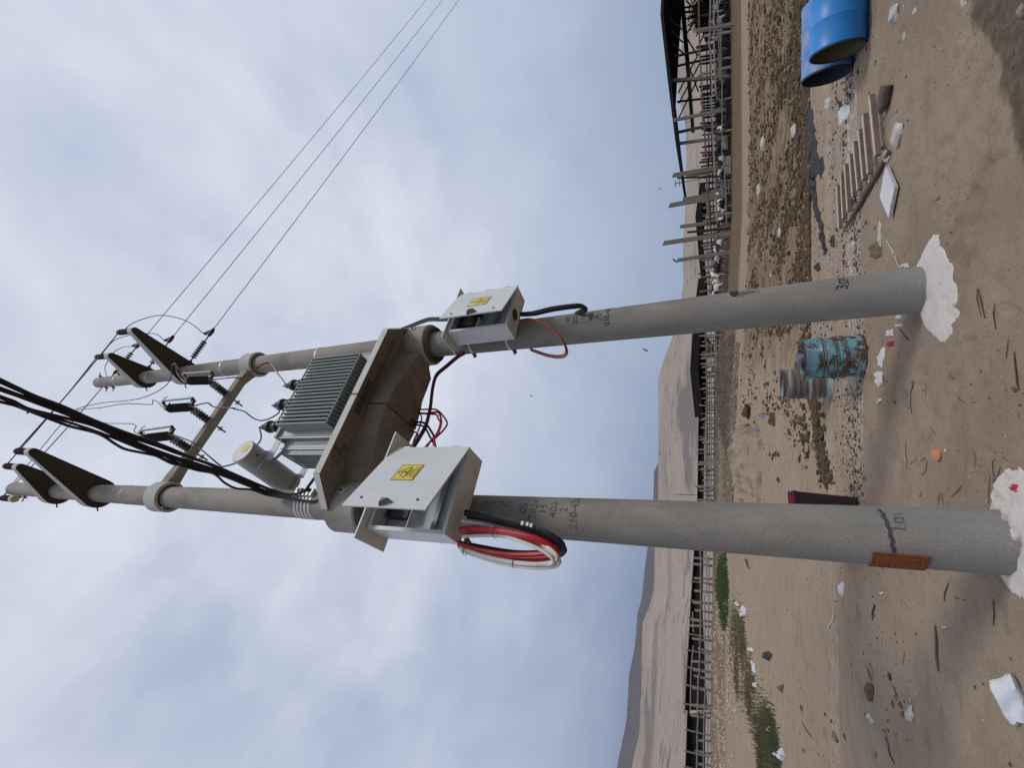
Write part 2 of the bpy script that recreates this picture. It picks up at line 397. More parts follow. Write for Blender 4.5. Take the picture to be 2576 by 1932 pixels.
sweep([loc(.12, .0, 8.80), loc(.28, .03, 8.76), loc(.48, .10, 8.62), loc(1.1, .10, 8.60), loc(1.82, .10, 8.60), loc(2.0, .03, 8.68), loc(2.12, 0, 8.70)],
      [.10, .08, .062, .060, .062, .08, .10], [.07, .07, .062, .062, .062, .07, .07]).build('beam', CONC4, root, False, .008)

# ================================================================== bracket arms and their pin insulators
def bracket(w_, z, tip, zt, lab):
    A = pole_axis(w_, z); tipP = loc(tip[0], tip[1], zt); d = tipP-A; d.z = 0; Ln = d.length; d.normalize(); n = Vector((-d.y, d.x, 0))
    R, r = prad(z)+.085, .058
    root = thing('bracket_arm', lab, 'bracket', A, 'concrete bracket arms near the pole tops')
    be = math.acos((R-r)/Ln); out_ = []
    for i in range(17):
        a = be+(2*math.pi-2*be)*i/16; out_.append((math.cos(a)*R, math.sin(a)*R))
    for i in range(9):
        a = -be+2*be*i/8; out_.append((Ln+math.cos(a)*r, math.sin(a)*r))
    def zb(x): t = max(0, min(1, x/Ln)); return -.11+.07*t
    bot = [A+d*x+n*y+Vector((0, 0, zb(x)+(zt-z)*max(0, x)/Ln)) for x, y in out_]
    top = [A+d*x+n*y+Vector((0, 0, .09-.01*max(0, x)/Ln+(zt-z)*max(0, x)/Ln)) for x, y in out_]
    m_ = len(out_); b = MB()
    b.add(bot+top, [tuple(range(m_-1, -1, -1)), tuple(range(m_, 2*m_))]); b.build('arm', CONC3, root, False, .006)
    b = MB(); b.add(bot+top, [(i, (i+1) % m_, (i+1) % m_+m_, i+m_) for i in range(m_)]); b.build('lit_arm_edge', CONCL, root, True)  # same casting, side faces coloured paler as the lit ones
    # fixing bolts behind the collar
    for s_ in (-1, 1):
        P = A-d*R*.75+n*(s_*R*.62)
        MB().tube([P, P-d*.05+n*s_*.05+Vector((0, 0, -.03))], .011, 6).build('bolt', HW, root)
    return tipP+Vector((0, 0, .08))
def pin(P, lab, ax=Vector((0, 0, 1)), h=.40):
    P = Vector(P); root = thing('pin_insulator', lab, 'insulator', P, 'black pin insulators at the pole tops')
    MB().lathe(P-ax*.06, P+ax*.02, [(0, .057), (.075, .060)], 20).build('base_band', mat('cream_band', (.66, .63, .5), .8, .1, 20), root, True)
    q = [(0, .046)]
    for i in range(7): q += [(.02+i*.045, .044), (.03+i*.045, .052), (.045+i*.045, .046)]
    q += [(.345, .047), (.37, .04), (.385, .022), (.39, .008)]
    MB().lathe(P+ax*.015, P+ax, [(t*h/.4, r) for t, r in q], 24).build('body', mat('dark_insulator', (.045, .04, .06), .3, .2, 20), root, True)
    return P+ax*(h-.02)
TIPS = {}
TIPS['nl'] = pin(bracket(0, 10.42, (.235, .94), 10.62, 'lower bracket arm on the nearer pole, long tapering concrete blade, underside coloured as shaded'), 'black pin insulator on the tip of the lower bracket of the nearer pole')
TIPS['nh'] = pin(bracket(0, 11.58, (.15, .585), 11.66, 'short upper bracket arm on the nearer pole, just below its top'), 'black pin insulator on the tip of the upper bracket of the nearer pole')
TIPS['fl'] = pin(bracket(1, 10.58, (2.46, .985), 10.78, 'lower bracket arm on the farther pole, long blade with a copper lead hanging on it'), 'black pin insulator on the tip of the lower bracket of the farther pole')
TIPS['fh'] = pin(bracket(1, 11.84, (2.31, .63), 11.94, 'short upper bracket arm on the farther pole'), 'black pin insulator on the tip of the upper bracket of the farther pole')
P = loc(-.175, .02, 12.62); TIPS['nt'] = pin(P, 'black pin insulator clamped beside the very top of the nearer pole', ZX, .42)
P2 = loc(W+.10, -.13, 13.10); TIPS['ft'] = pin(P2, 'black pin insulator behind the very top of the farther pole', ZX, .42)
for w_, zz, th in ((0, 12.6, -1.5), (0, 12.4, -1.4), (1, 13.1, -1.35), (1, 12.85, -1.35), (1, 13.3, 1.4), (1, 12.6, 1.3)):
    A = on_pole(w_, zz, th, -.02); B_ = on_pole(w_, zz-.02, th, .10)
    MB().tube([A, B_], .010, 6).obox(on_pole(w_, zz, th, .02), AX*.012, BX*.03, Vector((0, 0, .025))).build('through_bolt', HW, POLES[w_])

# ================================================================== strain insulators and the three lines
def strain(z, lab):
    A = loc(W+.12, 0, z); d = (loc(W+1.1, .03, z+.03)-A).normalized()
    root = thing('strain_insulator', lab, 'insulator', A, 'strain insulators holding the three line wires')
    MB().tube([A-d*.08, A+d*.12], .014, 8).lathe(A+d*.08, A+d*.2, [(0, .02), (.03, .034), (.07, .03), (.1, .02)], 12).build('shackle', HW, root, True)
    MB().tube([A+d*.12, A+d*.80], .013, 10).build('rod', HW, root, True)
    for i in range(8):
        c = A+d*(.25+i*.052); MB().lathe(c, c+d*.02, [(0, .014), (.006, .052), (.014, .046), (.02, .014)], 20).build('shed', BLK, root, True)
    e = A+d*.78
    MB().lathe(e, e+d*.2, [(0, .016), (.02, .034), (.12, .04), (.17, .03), (.2, .014)], 12).build('clamp', HW, root, True)
    f_ = e+d*.15
    g = MB(); 
    q = f_-AX*.02+Vector((0, 0, .02))
    g.tube([q, q-AX*.06+Vector((0, 0, .17))], .018, 8)
    for i in (0, 1, 2): c = q-AX*(.015+.02*i)+Vector((0, 0, .05+.05*i)); g.obox(c, BX*.035, AX*.012, Vector((0, 0, .012)))
    g.build('jumper_connector', HW, root, True)
    return e+d*.2, q-AX*.06+Vector((0, 0, .17)), d
LINES = {}
for nm, z, far, lab, ll in (('L', 10.66, atz(1153, 0, 10.5), 'lowest strain insulator on the farther pole, all its sheds in view', 'lowest of the three thin line wires running off to the right'),
                        ('M', 11.96, atz(1112, 0, 11.9), 'middle strain insulator on the farther pole, partly behind a bracket', 'middle one of the three thin line wires running off to the right'),
                        ('T', 13.12, atz(1071, 0, 13.0), 'topmost strain insulator on the farther pole', 'topmost of the three thin line wires running off to the right')):
    e, j, d = strain(z, lab); LINES[nm] = (e, j)
    P = []; 
    for i in range(26):
        t = i/25*2.6; q = e+(far-e)*t; q.z += -.035*math.sin(min(1, t)*math.pi)*2; P.append(q)
    o = MB().tube(P, .0075, 6).build('line_wire', WIRE, None, True); recentre(o); tag(o, ll, 'wire', 'three line wires leaving the farther pole')
JG = 'thin jumper wires around the pole tops'
def X(c, x, y, k=None, z=None):
    p_ = c(x, y)
    return atk(*p_, k) if z is None else atz(*p_, z)
cable('jumper_wire', [LINES['L'][1], X(C2, 900, 525, .3), X(C2, 700, 475, .6), X(C2, 550, 500, .85), X(C2, 430, 550, .95), TIPS['fl']-Vector((0, 0, .12))], .0075, WIRE, 'large arched jumper wire rising over the lower bracket of the farther pole', 'wire', JG)
cable('jumper_wire', [LINES['M'][1], X(C2, 640, 632, .2), X(C2, 520, 628, .3), X(C2, 400, 645, .45), X(C2, 280, 692, .55), TIPS['fh']-Vector((0, 0, .1))], .0075, WIRE, 'arched jumper wire reaching the upper bracket tip of the farther pole', 'wire', JG)
cable('jumper_wire', [LINES['T'][1], X(C2, 350, 745, 0), X(C2, 280, 790, 0), X(C2, 232, 865, -.05), X(C2, 212, 925, -.1), TIPS['ft']-Vector((0, 0, .1))], .0075, WIRE, 'small arched jumper wire curling to the top of the farther pole', 'wire', JG)
def droop(a, b_, s_=.06, n=10):
    return [a+(b_-a)*(i/n)-Vector((0, 0, s_*math.sin(math.pi*i/n))) for i in range(n+1)]
SG = 'span wires between the two pole tops'
for a, b_, l in (('fl', 'nl', 'span wire between the two lower bracket tips'), ('fh', 'nh', 'span wire between the two upper bracket tips'), ('ft', 'nt', 'span wire between the insulators at the very tops of the poles')):
    cable('span_wire', droop(TIPS[a], TIPS[b_]), .009, WIRE, l, 'wire', SG)

# ================================================================== fuse cutouts on post insulators
CUTG = 'fuse cutouts on the crossarm'; PG = 'ribbed post insulators on the crossarm'
CUT = []
for i, (s0, la) in enumerate(((1.56, 'nearest the farther pole, in front of its shaft'), (1.10, 'in the middle of the crossarm'), (.64, 'nearest the nearer pole, above the black cables'))):
    A = loc(s0, .155, 8.60); Bp = loc(s0+.03, .46, 8.62); d = (Bp-A).normalized()
    root = thing('post_insulator', 'ribbed post insulator '+la, 'insulator', A, PG)
    MB().lathe(A, Bp, [(0, .05), (.03, .05)], 16).build('base_flange', STEEL, root, True)
    MB().tube([A, Bp], .03, 12).build('core', PORC, root, True)
    for j in range(6):
        c = A+d*(.035+j*.045); MB().lathe(c, c+d*.04, [(0, .032), (.004, .062), (.014, .058), (.03, .034)], 24).build('shed', PORC if j < 4 else SILR, root, True)
    MB().tube([A-d*.12, A-d*.30], .012, 6).obox(A-d*.2, AX*.03, ZX*.03, d*.008).build('stud', HW, root)
    root = thing('fuse_cutout', ('black fuse cutout ', 'black fuse cutout, tube clear against the sky, ', 'black fuse cutout ')[i]+la, 'fuse cutout', Bp, CUTG)
    tl = (.03, 0, -.03)[i]
    up = (ZX+AX*tl*2+BX*(.0)).normalized()
    c0 = Bp+BX*.05+Vector((0, 0, .02)); bt = c0-up*.06; tp = c0+up*.50
    prf = [(0, .03)]
    for j in range(9): prf += [(.03+j*.052, .05), (.045+j*.052, .066), (.065+j*.052, .05)]
    prf += [(.56, .03)]
    MB().lathe(bt, tp, prf, 22).build('body', BLK, root, True)
    MB().obox(Bp+BX*.02, BX*.05, AX*.02, up*.03).build('mounting_lug', HW, root)
    q0 = bt-up*.07+BX*.02; q1 = tp+up*.02
    sd_ = AX*.10+BX*.06
    g = MB(); g.tube([bt-up*.02, q0+sd_*.6, q0+sd_], [.03, .026, .022], 8); g.obox(q0+sd_*.5, AX*.035, BX*.02, up*.03); g.tube([q0, q0-up*.05-AX*.03], .012, 6); g.build('lower_contact', HW, root, True)
    g = MB(); g.tube([tp-up*.02, q1+sd_*.6+up*.05, q1+sd_+up*.07], [.026, .022, .02], 8); g.obox(q1+sd_*.9+up*.06, AX*.03, BX*.018, up*.02)
    hk = q1+sd_+up*.06; g.tube([hk, hk+AX*.05+up*.02, hk+AX*.07-up*.03], .007, 6); g.build('upper_contact', HW, root, True)
    MB().tube([q0+sd_, q1+sd_+up*.05], .016, 12).build('fuse_tube', mat('fuse_tube_grey', (.36, .33, .33), .5, .2, 30), root, True)
    CUT.append((tp-AX*.03+up*.02, q0-up*.02))
FG = 'thin leads between cutouts and transformer'
Bz = [loc(1.60, .2, 7.36), loc(1.28, .2, 7.36), loc(.94, .2, 7.36)]
cable('lead_wire', [CUT[0][1], X(CA, 150, 715, .5), X(CA, 250, 728, .45), X(CA, 400, 640, .4), X(CA, 560, 532, .34), X(CA, 650, 518, .30), X(CA, 700, 560, .28), X(CA, 780, 680, .25), X(CA, 870, 800, .22), Bz[0]], .011, CABC, 'brown lead dropping from the cutout nearest the farther pole to its bushing', 'lead', FG)
cable('lead_wire', [CUT[1][1], X(CC, 780, 740, .5), X(CC, 880, 795, .45), X(CC, 1150, 812, .4), X(CA, 150, 1150, .36), X(CA, 300, 1190, .33), X(CA, 380, 1250, .3), X(CA, 460, 1300, .27), X(CA, 560, 1315, .25), X(CA, 680, 1275, .22), X(CA, 790, 1190, .2), Bz[1]], .010, HW, 'wavy dark lead between the middle cutout and the middle bushing', 'lead', FG)
cable('lead_wire', [CUT[2][1], X(CC, 560, 1280, .5), X(CC, 650, 1350, .45), X(CC, 730, 1415, .42), X(CC, 850, 1520, .38), X(CC, 970, 1615, .3), X(CC, 1010, 1625, .3), X(CC, 1180, 1575, .22), X(CB, 400, 500, .2), X(CB, 700, 210, .2), Bz[2]], .010, HW, 'dark lead passing behind the small oil tank to the nearest bushing', 'lead', FG)
UG = 'thin tap wires rising to the pole tops'
cable('tap_wire', [CUT[2][0], X(C3, 1150, 440, .4), X(C3, 1100, 448, .4), X(C3, 1065, 420, .4), X(C3, 1082, 390, .4), X(C3, 1050, 368, .38), X(C3, 950, 365, .3), X(C3, 830, 360, .2), X(C3, 560, 320, .1), X(C3, 330, 560, .05), TIPS['nt']], .007, WIRE, 'tap wire with a kink that ends at the cutout nearest the nearer pole', 'wire', UG)
cable('tap_wire', [CUT[1][0], X(C3, 1350, 200, .45), X(C3, 1330, 245, .42), X(C3, 1290, 235, .4), X(C3, 1250, 190, .4), X(C3, 1212, 180, .4), X(C3, 1208, 213, .4), X(C3, 1100, 210, .4), X(C3, 970, 210, .4), X(C3, 800, 240, .4), X(C3, 650, 252, .4), X(C3, 590, 275, .4)], .007, WIRE, 'tap wire with an S bend that ends at the middle cutout', 'wire', UG)
cable('tap_wire', [X(C2, 830, 930, .6), X(C2, 800, 885, .6), X(C2, 770, 895, .6), X(C2, 768, 960, .55), X(C2, 740, 1040, .5), X(C2, 650, 1110, .5), X(C2, 520, 1165, .45), X(C2, 380, 1190, .4), X(C2, 200, 1205, .4), X(C2, 0, 1248, .4), X(C3, 590, 270, .4)], .007, WIRE, 'tap wire hooked over the lower bracket arm of the farther pole', 'wire', UG)
CU = mat('bare_copper', (.45, .22, .12), .5, .2, 20)
cable('copper_lead', [X(C2, 775, 890, .62), X(C2, 800, 880, .62), X(C2, 812, 950, .5), X(C2, 845, 1000, .3), CUT[0][0]], .010, CU, 'short bare copper lead hanging under the lower bracket of the farther pole', 'lead')

# ================================================================== transformer platform, two cast halves
EDG = mat('lit_edge_concrete', (.62, .60, .56), .85, .08, 6, bump=.2, spots=[((.4, .38, .33), 20, .6, .75)])  # pale tone stands for light on the deck edge
def half(sgn, lab):
    o = (lambda s: s) if sgn < 0 else (lambda s: W-s)
    w_ = 0 if sgn < 0 else 1; dz = 0
    root = thing('transformer_platform', lab, 'platform', loc(o(.6), 0, 5.4), 'two halves of the concrete transformer platform')
    zt, zb_ = 5.57, 5.475
    ol = [(.15, .565), (W/2-.006, .565), (W/2-.006, -.565), (.15, -.565), (-.12, -.25), (-.12, .25)]
    bot = [loc(o(s), k, zb_) for s, k in ol]; top = [loc(o(s), k, zt) for s, k in ol]
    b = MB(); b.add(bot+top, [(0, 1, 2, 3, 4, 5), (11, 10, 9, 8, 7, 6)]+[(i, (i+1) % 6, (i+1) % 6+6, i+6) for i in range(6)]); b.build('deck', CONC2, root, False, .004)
    if True:  # thin pale sheets colour the deck edge as lit
        q0, q1 = (.152, W/2-.010); MB().skz(o(q0), o(q1), .566, .572, zb_+.004, zt-.002).build('lit_deck_edge', EDG, root)
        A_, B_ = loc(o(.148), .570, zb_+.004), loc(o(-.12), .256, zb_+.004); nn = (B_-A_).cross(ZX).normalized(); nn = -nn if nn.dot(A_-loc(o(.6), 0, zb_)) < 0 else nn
        MB().prism([A_+nn*.003, B_+nn*.003, B_+nn*.003+Vector((0, 0, .085)), A_+nn*.003+Vector((0, 0, .085))], nn*.004).build('lit_deck_edge', EDG, root)
    st = []
    for s, hb, ht, zb2 in ((.20, .12, .20, 5.21), (.50, .21, .28, 5.22), (.85, .30, .345, 5.22), (W/2-.006, .345, .375, 5.22)):
        st.append([loc(o(s), -ht, zb_), loc(o(s), -hb, zb2), loc(o(s), hb, zb2), loc(o(s), ht, zb_)])
    b = MB(); V = [p for q in st for p in q]
    b.add(V, [(4*i+a, 4*i+a+1, 4*i+5+a, 4*i+4+a) for i in range(3) for a in range(3)]+[(0, 1, 2, 3), (12, 13, 14, 15)]); b.build('rib', mat('rib_concrete', (.22, .18, .14), .9, .14, 4, bump=.3, bscale=70, spots=[((.13, .10, .075), 2.5, .5, .75)]), root, False, .02)  # rib coloured lighter than the deck for the light it catches
    A = pole_axis(w_, 5.17); d = (pole_axis(w_, 6.2)-A).normalized()
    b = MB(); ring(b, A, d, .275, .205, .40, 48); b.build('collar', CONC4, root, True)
    A2 = pole_axis(w_, 5.12); b = MB(); ring(b, A2, d, .245, .215, .07, 48); b.build('collar_lip', CONC3, root, True)  # dark ring stands for the shaded underside of the collar
    # square washers with a bolt
    P = Vector(A)+Vector((0, 0, .22)); e = (CAM-P); e.z = 0; e.normalize()
    r_ = Vector((-e.y, e.x, 0)); e2 = (e*math.cos(.55)+r_*math.sin(.55)) if sgn < 0 else (e*math.cos(1.0)+r_*math.sin(1.0)); t2 = Vector((-e2.y, e2.x, 0))
    q = P+e2*.277
    MB().obox(q, t2*.032, Vector((0, 0, .032)), e2*.004).build('square_washer', STRAPM, root); MB().tube([q, q+e2*.03], .014, 8).build('bolt', HW, root, True)
    for j in range(5):   # small drain holes cast into the deck edge, with dark plugs
        s = .3+.17*j; P = loc(o(s), .47, zb_-.001); MB().lathe(P, P-ZX*.004, [(0, .010), (.004, .009)], 10).build('plug', INK, root, True)
    return root
PN = half(-1, 'half of the concrete platform next to the nearer pole, dark underside marked 2024')
PF = half(1, 'half of the concrete platform next to the farther pole, long dark lettering underneath')
MB().skz(.93, 1.105, .43, .51, 5.462, 5.474).build('joint_plate', mat('oily_plate', (.07, .055, .045), .8, .3, 14), PN)
MB().skz(1.135, 1.36, .43, .51, 5.462, 5.474).build('joint_plate', mat('oily_plate', (.07, .055, .045)), PF)
def deck_text(txt, s0, k0, ds, dk, size, m, parent, z=5.471, sp=1.0):
    L_ = math.hypot(ds, dk); rx, ry = ds/L_, dk/L_
    # seen from below: the way up is (right turned by 90 degrees)
    ux, uy = -ry, rx
    text_mesh(txt, size, lambda x, y: loc(s0+rx*x+ux*y, k0+ry*x+uy*y, z), m, 'lettering', parent, spacing=sp)
deck_text('OCEBOSTRUUT LSTT/A', 1.66, .40, 1, -.02, .078, INK, PF)
deck_text('CCP\n14-2024\nLDS', .44, .42, .25, 1, .080, INK, PN)
deck_text('CCP\n14-2024', 1.66, -.14, .3, 1, .075, mat('ghost_marking', (.19, .165, .14), .9, .4, 50), PF, z=5.215)
STN = mat('oily_stain', (.10, .08, .065), .9, .4, 20)
MB().lathe(loc(1.16, -.22, 5.215), loc(1.16, -.22, 5.1), [(0, .07), (.002, .05)], 14).build('stain', STN, PF)

# ================================================================== transformer
tz0, tz1 = 5.60, 6.70
T = thing('transformer', 'grey oil filled transformer with ribbed cooling fins on the concrete platform', 'transformer', loc(1.28, 0, 5.57))
MB().skz(.72, 1.90, -.32, .33, tz0+.03, tz1).build('tank', GREYP, T, False, .006)
MB().skz(.69, 1.93, -.36, .37, tz1+.002, tz1+.022).skz(.69, 1.93, -.36, .37, tz1+.026, tz1+.044).build('lid', GREYP, T, False, .003)
for k0 in (-.3, .24): MB().skz(.66, 1.96, k0, k0+.07, 5.572, 5.629).build('skid', HW, T)
nf = 20
for i in range(nf):
    s = .80+(1.79-.80)*i/(nf-1)
    MB().skz(s-.006, s+.006, .332, .51, 5.83, 6.64).build('fin', FINM, T)
for i in range(nf):
    s = .80+(1.79-.80)*i/(nf-1)
    MB().skz(s-.009, s+.009, -.50, -.322, 5.83, 6.64).build('fin', FINM, T)
for z in (5.822, 6.640): 
    MB().skz(.79, 1.80, .485, .505, z, z+.010).build('fin_rail', FINM, T)
for i in range(9):
    k = .20-.05*i
    MB().skz(.53, .718, k-.008, k+.008, 5.83, 6.64).build('fin', FINM, T)
MB().skz(.53, .545, -.21, .21, 6.642, 6.652).build('fin_rail', FINM, T)
MB().skz(.53, .545, -.21, .21, 5.818, 5.828).build('fin_rail', FINM, T)
for i in range(9):
    k = .20-.05*i
    MB().skz(1.902, 2.06, k-.008, k+.008, 5.83, 6.64).build('fin', FINM, T)
for s, k in ((.70, .335), (.60, .225)):
    MB().tube([loc(s, k, 5.63), loc(s, k, 6.69)], .009, 8).build('guard_rod', STRAPM, T, True)
MB().skz(.61, .716, .222, .232, 5.70, 6.66).build('side_panel', GREYP, T)
for i, s in enumerate((1.60, 1.28, .94)):
    A = loc(s, .2, 6.92); MB().tube([loc(s, .2, 6.745), loc(s, .2, 6.93)], .05, 16).build('bushing_base', GREYP, T, True)
    g = [(0, .06), (.03, .06), (.04, .05), (.07, .05), (.085, .078), (.10, .080), (.15, .068), (.17, .055), (.19, .058), (.215, .084), (.235, .084), (.29, .066), (.32, .05), (.34, .04), (.37, .038), (.38, .022)]
    bsh = MB().lathe(A, A+ZX, g, 24).build('bushing', BLK, T, True)
    MB().lathe(A+ZX*.195, A+ZX, [(0, .0600), (.008, .0625), (.016, .0615)], 24).build('ring', mat('cream_band', (.66, .63, .5)), bsh, True)
    MB().tube([A+ZX*.36, A+ZX*.45], [.018, .012], 8).build('terminal', HW, bsh, True)
# conservator
a0, a1 = loc(.445, .50, 6.95), loc(.345, -.34, 6.90); dd = (a1-a0).normalized(); cl_ = (a1-a0).length
cv = MB().lathe(a0, a1, [(0, .147), (.006, .153), (cl_-.006, .153), (cl_, .147)], 40).build('oil_conservator', GREYP, T, True)
# sticker on the front disc
u_ = dd.cross(ZX).normalized(); v_ = u_.cross(dd)
if u_.dot(AX) < 0: u_ = -u_
v_ = ZX-dd*ZX.dot(dd); v_.normalize()
MB().lathe(a0-dd*.001, a0-dd*.003, [(0, .145), (.003, .143)], 40).build('end_disc', mat('pale_disc', (.60, .61, .60), .5, .04, 6), cv, True)
c_ = a0-dd*.006+u_*.035-v_*.035
MB().obox(c_, u_*.045, v_*.045, dd*.001).build('sticker', mat('amber_sticker', (.80, .55, .04), .6, .12, 60), cv)
MB().lathe(a0+dd*.10-v_*.15, a0+dd*.10-v_*.2, [(0, .014), (.02, .012)], 8).build('drain_plug', HW, cv, True)
for kk, s_ in ((.30, .415), (-.26, .35)):
    P = loc(.70, kk, 6.70); Q = loc(s_-.09, kk+.0, 6.80)
    MB().skz(.42-.0, .705, kk-.004, kk+.004, 6.66, 6.76).skz(.30, .705, kk-.035, kk+.0, 6.75, 6.758).build('bracket', GREYP, T)
    b = MB(); Lc = a0+dd*((.50-kk)); pts = []
    ctr = Lc
    for t in (-.125, .125): pts.append(ctr+u_*t-v_*.06)
    b.prism([pts[0]-dd*.004, pts[1]-dd*.004, ctr+u_*.13-v_*.19-dd*.004, ctr-u_*.13-v_*.19-dd*.004], dd*.008).build('saddle', GREYP, T)
MB().tube([a0+dd*.35+u_*.1-v_*.12, loc(.62, .12, 6.78), loc(.80, .10, 6.76)], .02, 10).build('oil_pipe', GREYP, T, True)

# ================================================================== switch boxes
def sign_on(c, ex, ey, n, wd, ht, door, pale):
    """yellow danger sign: c centre, ex right, ey up, n outwards"""
    b = MB().obox(c+n*.002, ex*wd/2, ey*ht/2, n*.0015).build('danger_sign', YEL2 if pale else YEL, door)
    ink = mat('sign_ink', (.03, .03, .02), .6, .1, 20) if not pale else mat('pale_sign_ink', (.24, .21, .05), .7, .3, 30)
    P = lambda x, y: c+n*.0045+ex*x*wd+ey*y*ht
    g = MB()
    def line(a, b_, t):
        a = P(*a); b_ = P(*b_); d = (b_-a).normalized(); s_ = n.cross(d)*t
        g.obox((a+b_)/2, d*((b_-a).length/2+t), s_, n*.0005)
    for q in (((-.49, -.49), (.49, -.49)), ((.49, -.49), (.49, .49)), ((.49, .49), (-.49, .49)), ((-.49, .49), (-.49, -.49))): line(*q, .002)
    tri = [(-.36, -.02), (.36, -.02), (0, .42)]
    for i in range(3): line(tri[i], tri[(i+1) % 3], .003)
    for a, b_ in (((.06, .33), (-.06, .18)), ((-.06, .18), (.07, .17)), ((.07, .17), (-.03, .02)), ((-.03, .02), (.04, .04)), ((-.03, .02), (-.04, .09))): line(a, b_, .0035)
    g.build('sign_pictogram', ink, b)
    text_mesh('¡PELIGRO!\nRIESGO\nELECTRICO', ht*.115, lambda x, y: c+n*.0045+ex*x+ey*(y-.19*ht), ink, 'sign_lettering', b, spacing=.9)
    g = MB()
    for j in range(2): 
        g.obox(P(0, -.42-.045*j+.03), ex*wd*.36, ey*.0012, n*.0004)
    g.build('small_print', ink, b)
def box(s0, s1, k0, k1, z0, z1, fs, fk, lab, pale, roof, sign):
    R = thing('switch_box', lab, 'switch box', loc((s0+s1)/2, k0, z0), 'open white switch boxes on the poles')
    t = .012
    b = MB()
    b.skz(s0, s0+t, k0, k1, z0, z1); b.skz(s1-t, s1, k0, k1, z0, z1); b.skz(s0+t, s1-t, k0, k0+t, z0, z1)
    b.skz(s0+t, s1-t, k0+t, k1, z0, z0+t); b.skz(s0+t, s1-t, k0+t, k1, z1-t, z1)
    b.build('housing', BOXM, R, False)
    b = MB(); e = .035
    b.skz(s0+t, s0+e, k1-.015, k1-.003, z0+t, z1-t).skz(s1-e, s1-t, k1-.015, k1-.003, z0+t, z1-t).skz(s0+e, s1-e, k1-.015, k1-.003, z0+t, z0+e).skz(s0+e, s1-e, k1-.015, k1-.003, z1-e, z1-t)
    b.build('door_frame', BOXM, R)
    MB().skz(s0+.02, s1-.02, k0+.05, k0+.06, z0+.02, z1-.02).build('back_panel', INSB, R)
    q = MB().skz(s0+.16, s0+.16+(s1-s0)*.5, k0+.08, k0+.17, z1-.30, z1-.06).build('breaker', BLK, R)
    MB().skz(s0+.05, s1-.1, k0+.07, k0+.10, z0+.25, z0+.30).build('busbar', STEEL, R)
    MB().skz(s0+.03, s0+.2, k1-.13, k1-.02, z0+.42, z0+.43).build('shelf', BOXM, R)
    MB().skz(*roof).build('rain_hood', BOXM, R, False)
    # door
    H0 = loc(s1, k1+.004, 0); 
    A = loc(s1, k1+.004, z0-.01); B_ = loc(fs, fk, z0-.01); ex = (B_-A); ln = ex.length; ex.normalize(); ez = (loc(s1, k1, z1)-loc(s1, k1, z0)); hh = ez.length+.02; ez.normalize()
    n = ex.cross(ez)
    if n.dot(CAM-A) < 0: n = -n
    ctr = A+ex*ln/2+ez*hh/2
    d = MB().obox(ctr, ex*ln/2, ez*hh/2, n*.009).build('door', DOORM, R, False, .003)
    rt = -ex
    for zz in (z0+.14, (z0+z1)/2, z1-.14): Hq = loc(s1+.006, k1+.006, zz); MB().tube([Hq-ZX*.035, Hq+ZX*.035], .009, 8).build('hinge', STEEL, R, True)
    for zz in np.linspace(z0+.06, z1-.06, 6):
        for kk in (k0+.03, k1-.03): Hq = loc(s0, kk, zz); MB().lathe(Hq, Hq-AX, [(0, .007), (.003, .005)], 8).build('rivet', STEEL, R)
    if pale: MB().lathe(loc((s0+s1)/2-.05, (k0+k1)/2+.02, z0-.001), loc((s0+s1)/2-.05, (k0+k1)/2+.02, z0-1), [(0, .07), (.004, .07), (.004, .06)], 24).build('cable_gland', mat('gland_rubber', (.03, .03, .03), .7, .2, 10), R)
    sign_on(A+ex*ln*sign[0]+ez*hh*sign[1]+n*.010, rt, ez, n, sign[2], sign[3], d, pale)
    for zz in (.16, .84):
        P = A+ex*ln*.88+ez*hh*zz+n*.009; MB().lathe(P, P+n*.02, [(0, .013), (.006, .013), (.008, .007)], 12).build('lock', HW, d, True)
    P = A+ex*ln*.93+ez*hh*.52+n*.009
    MB().add([P-ez*.10, P+ez*.02, P+ez*.02+ex*.055, P-ez*.06+n*.05, P+ez*.0+n*.05, P+ez*.0+n*.05+ex*.05], [(0, 1, 2), (3, 5, 4), (0, 3, 4, 1), (1, 4, 5, 2), (2, 5, 3, 0)]).build('handle', mat('handle_lug', (.2, .19, .19), .5, .1, 10), d)
    for zz in (z0+.15, z1-.15): MB().skz((s0+s1)/2-.06, (s0+s1)/2+.06, k0-.04, k0-.001, zz-.02, zz+.02).build('mounting_foot', STEEL, R)
    return R, d
BX1, D1 = box(-.35, .46, .20, .51, 3.84, 4.68, -.275, .90, 'large open white switch box on the nearer pole with a yellow danger sign', False, (-.46, .60, .13, .60, 4.686, 4.70), (.47, .53, .22, .235))
P = D1  # small round yellow sticker
BX2, D2 = box(2.03, 2.64, .175, .44, 3.86, 4.66, 2.07, .64, 'smaller open white switch box on the farther pole with a faded yellow sign', True, (1.93, 2.73, .12, .48, 4.666, 4.68), (.50, .50, .20, .26))
Dc = loc(.42, .545, 4.645)
MB().lathe(Dc, Dc+BX*.004, [(0, .022), (.004, .02)], 16).build('round_sticker', mat('green_yellow_dot', (.62, .60, .10), .6, .3, 90), D1)

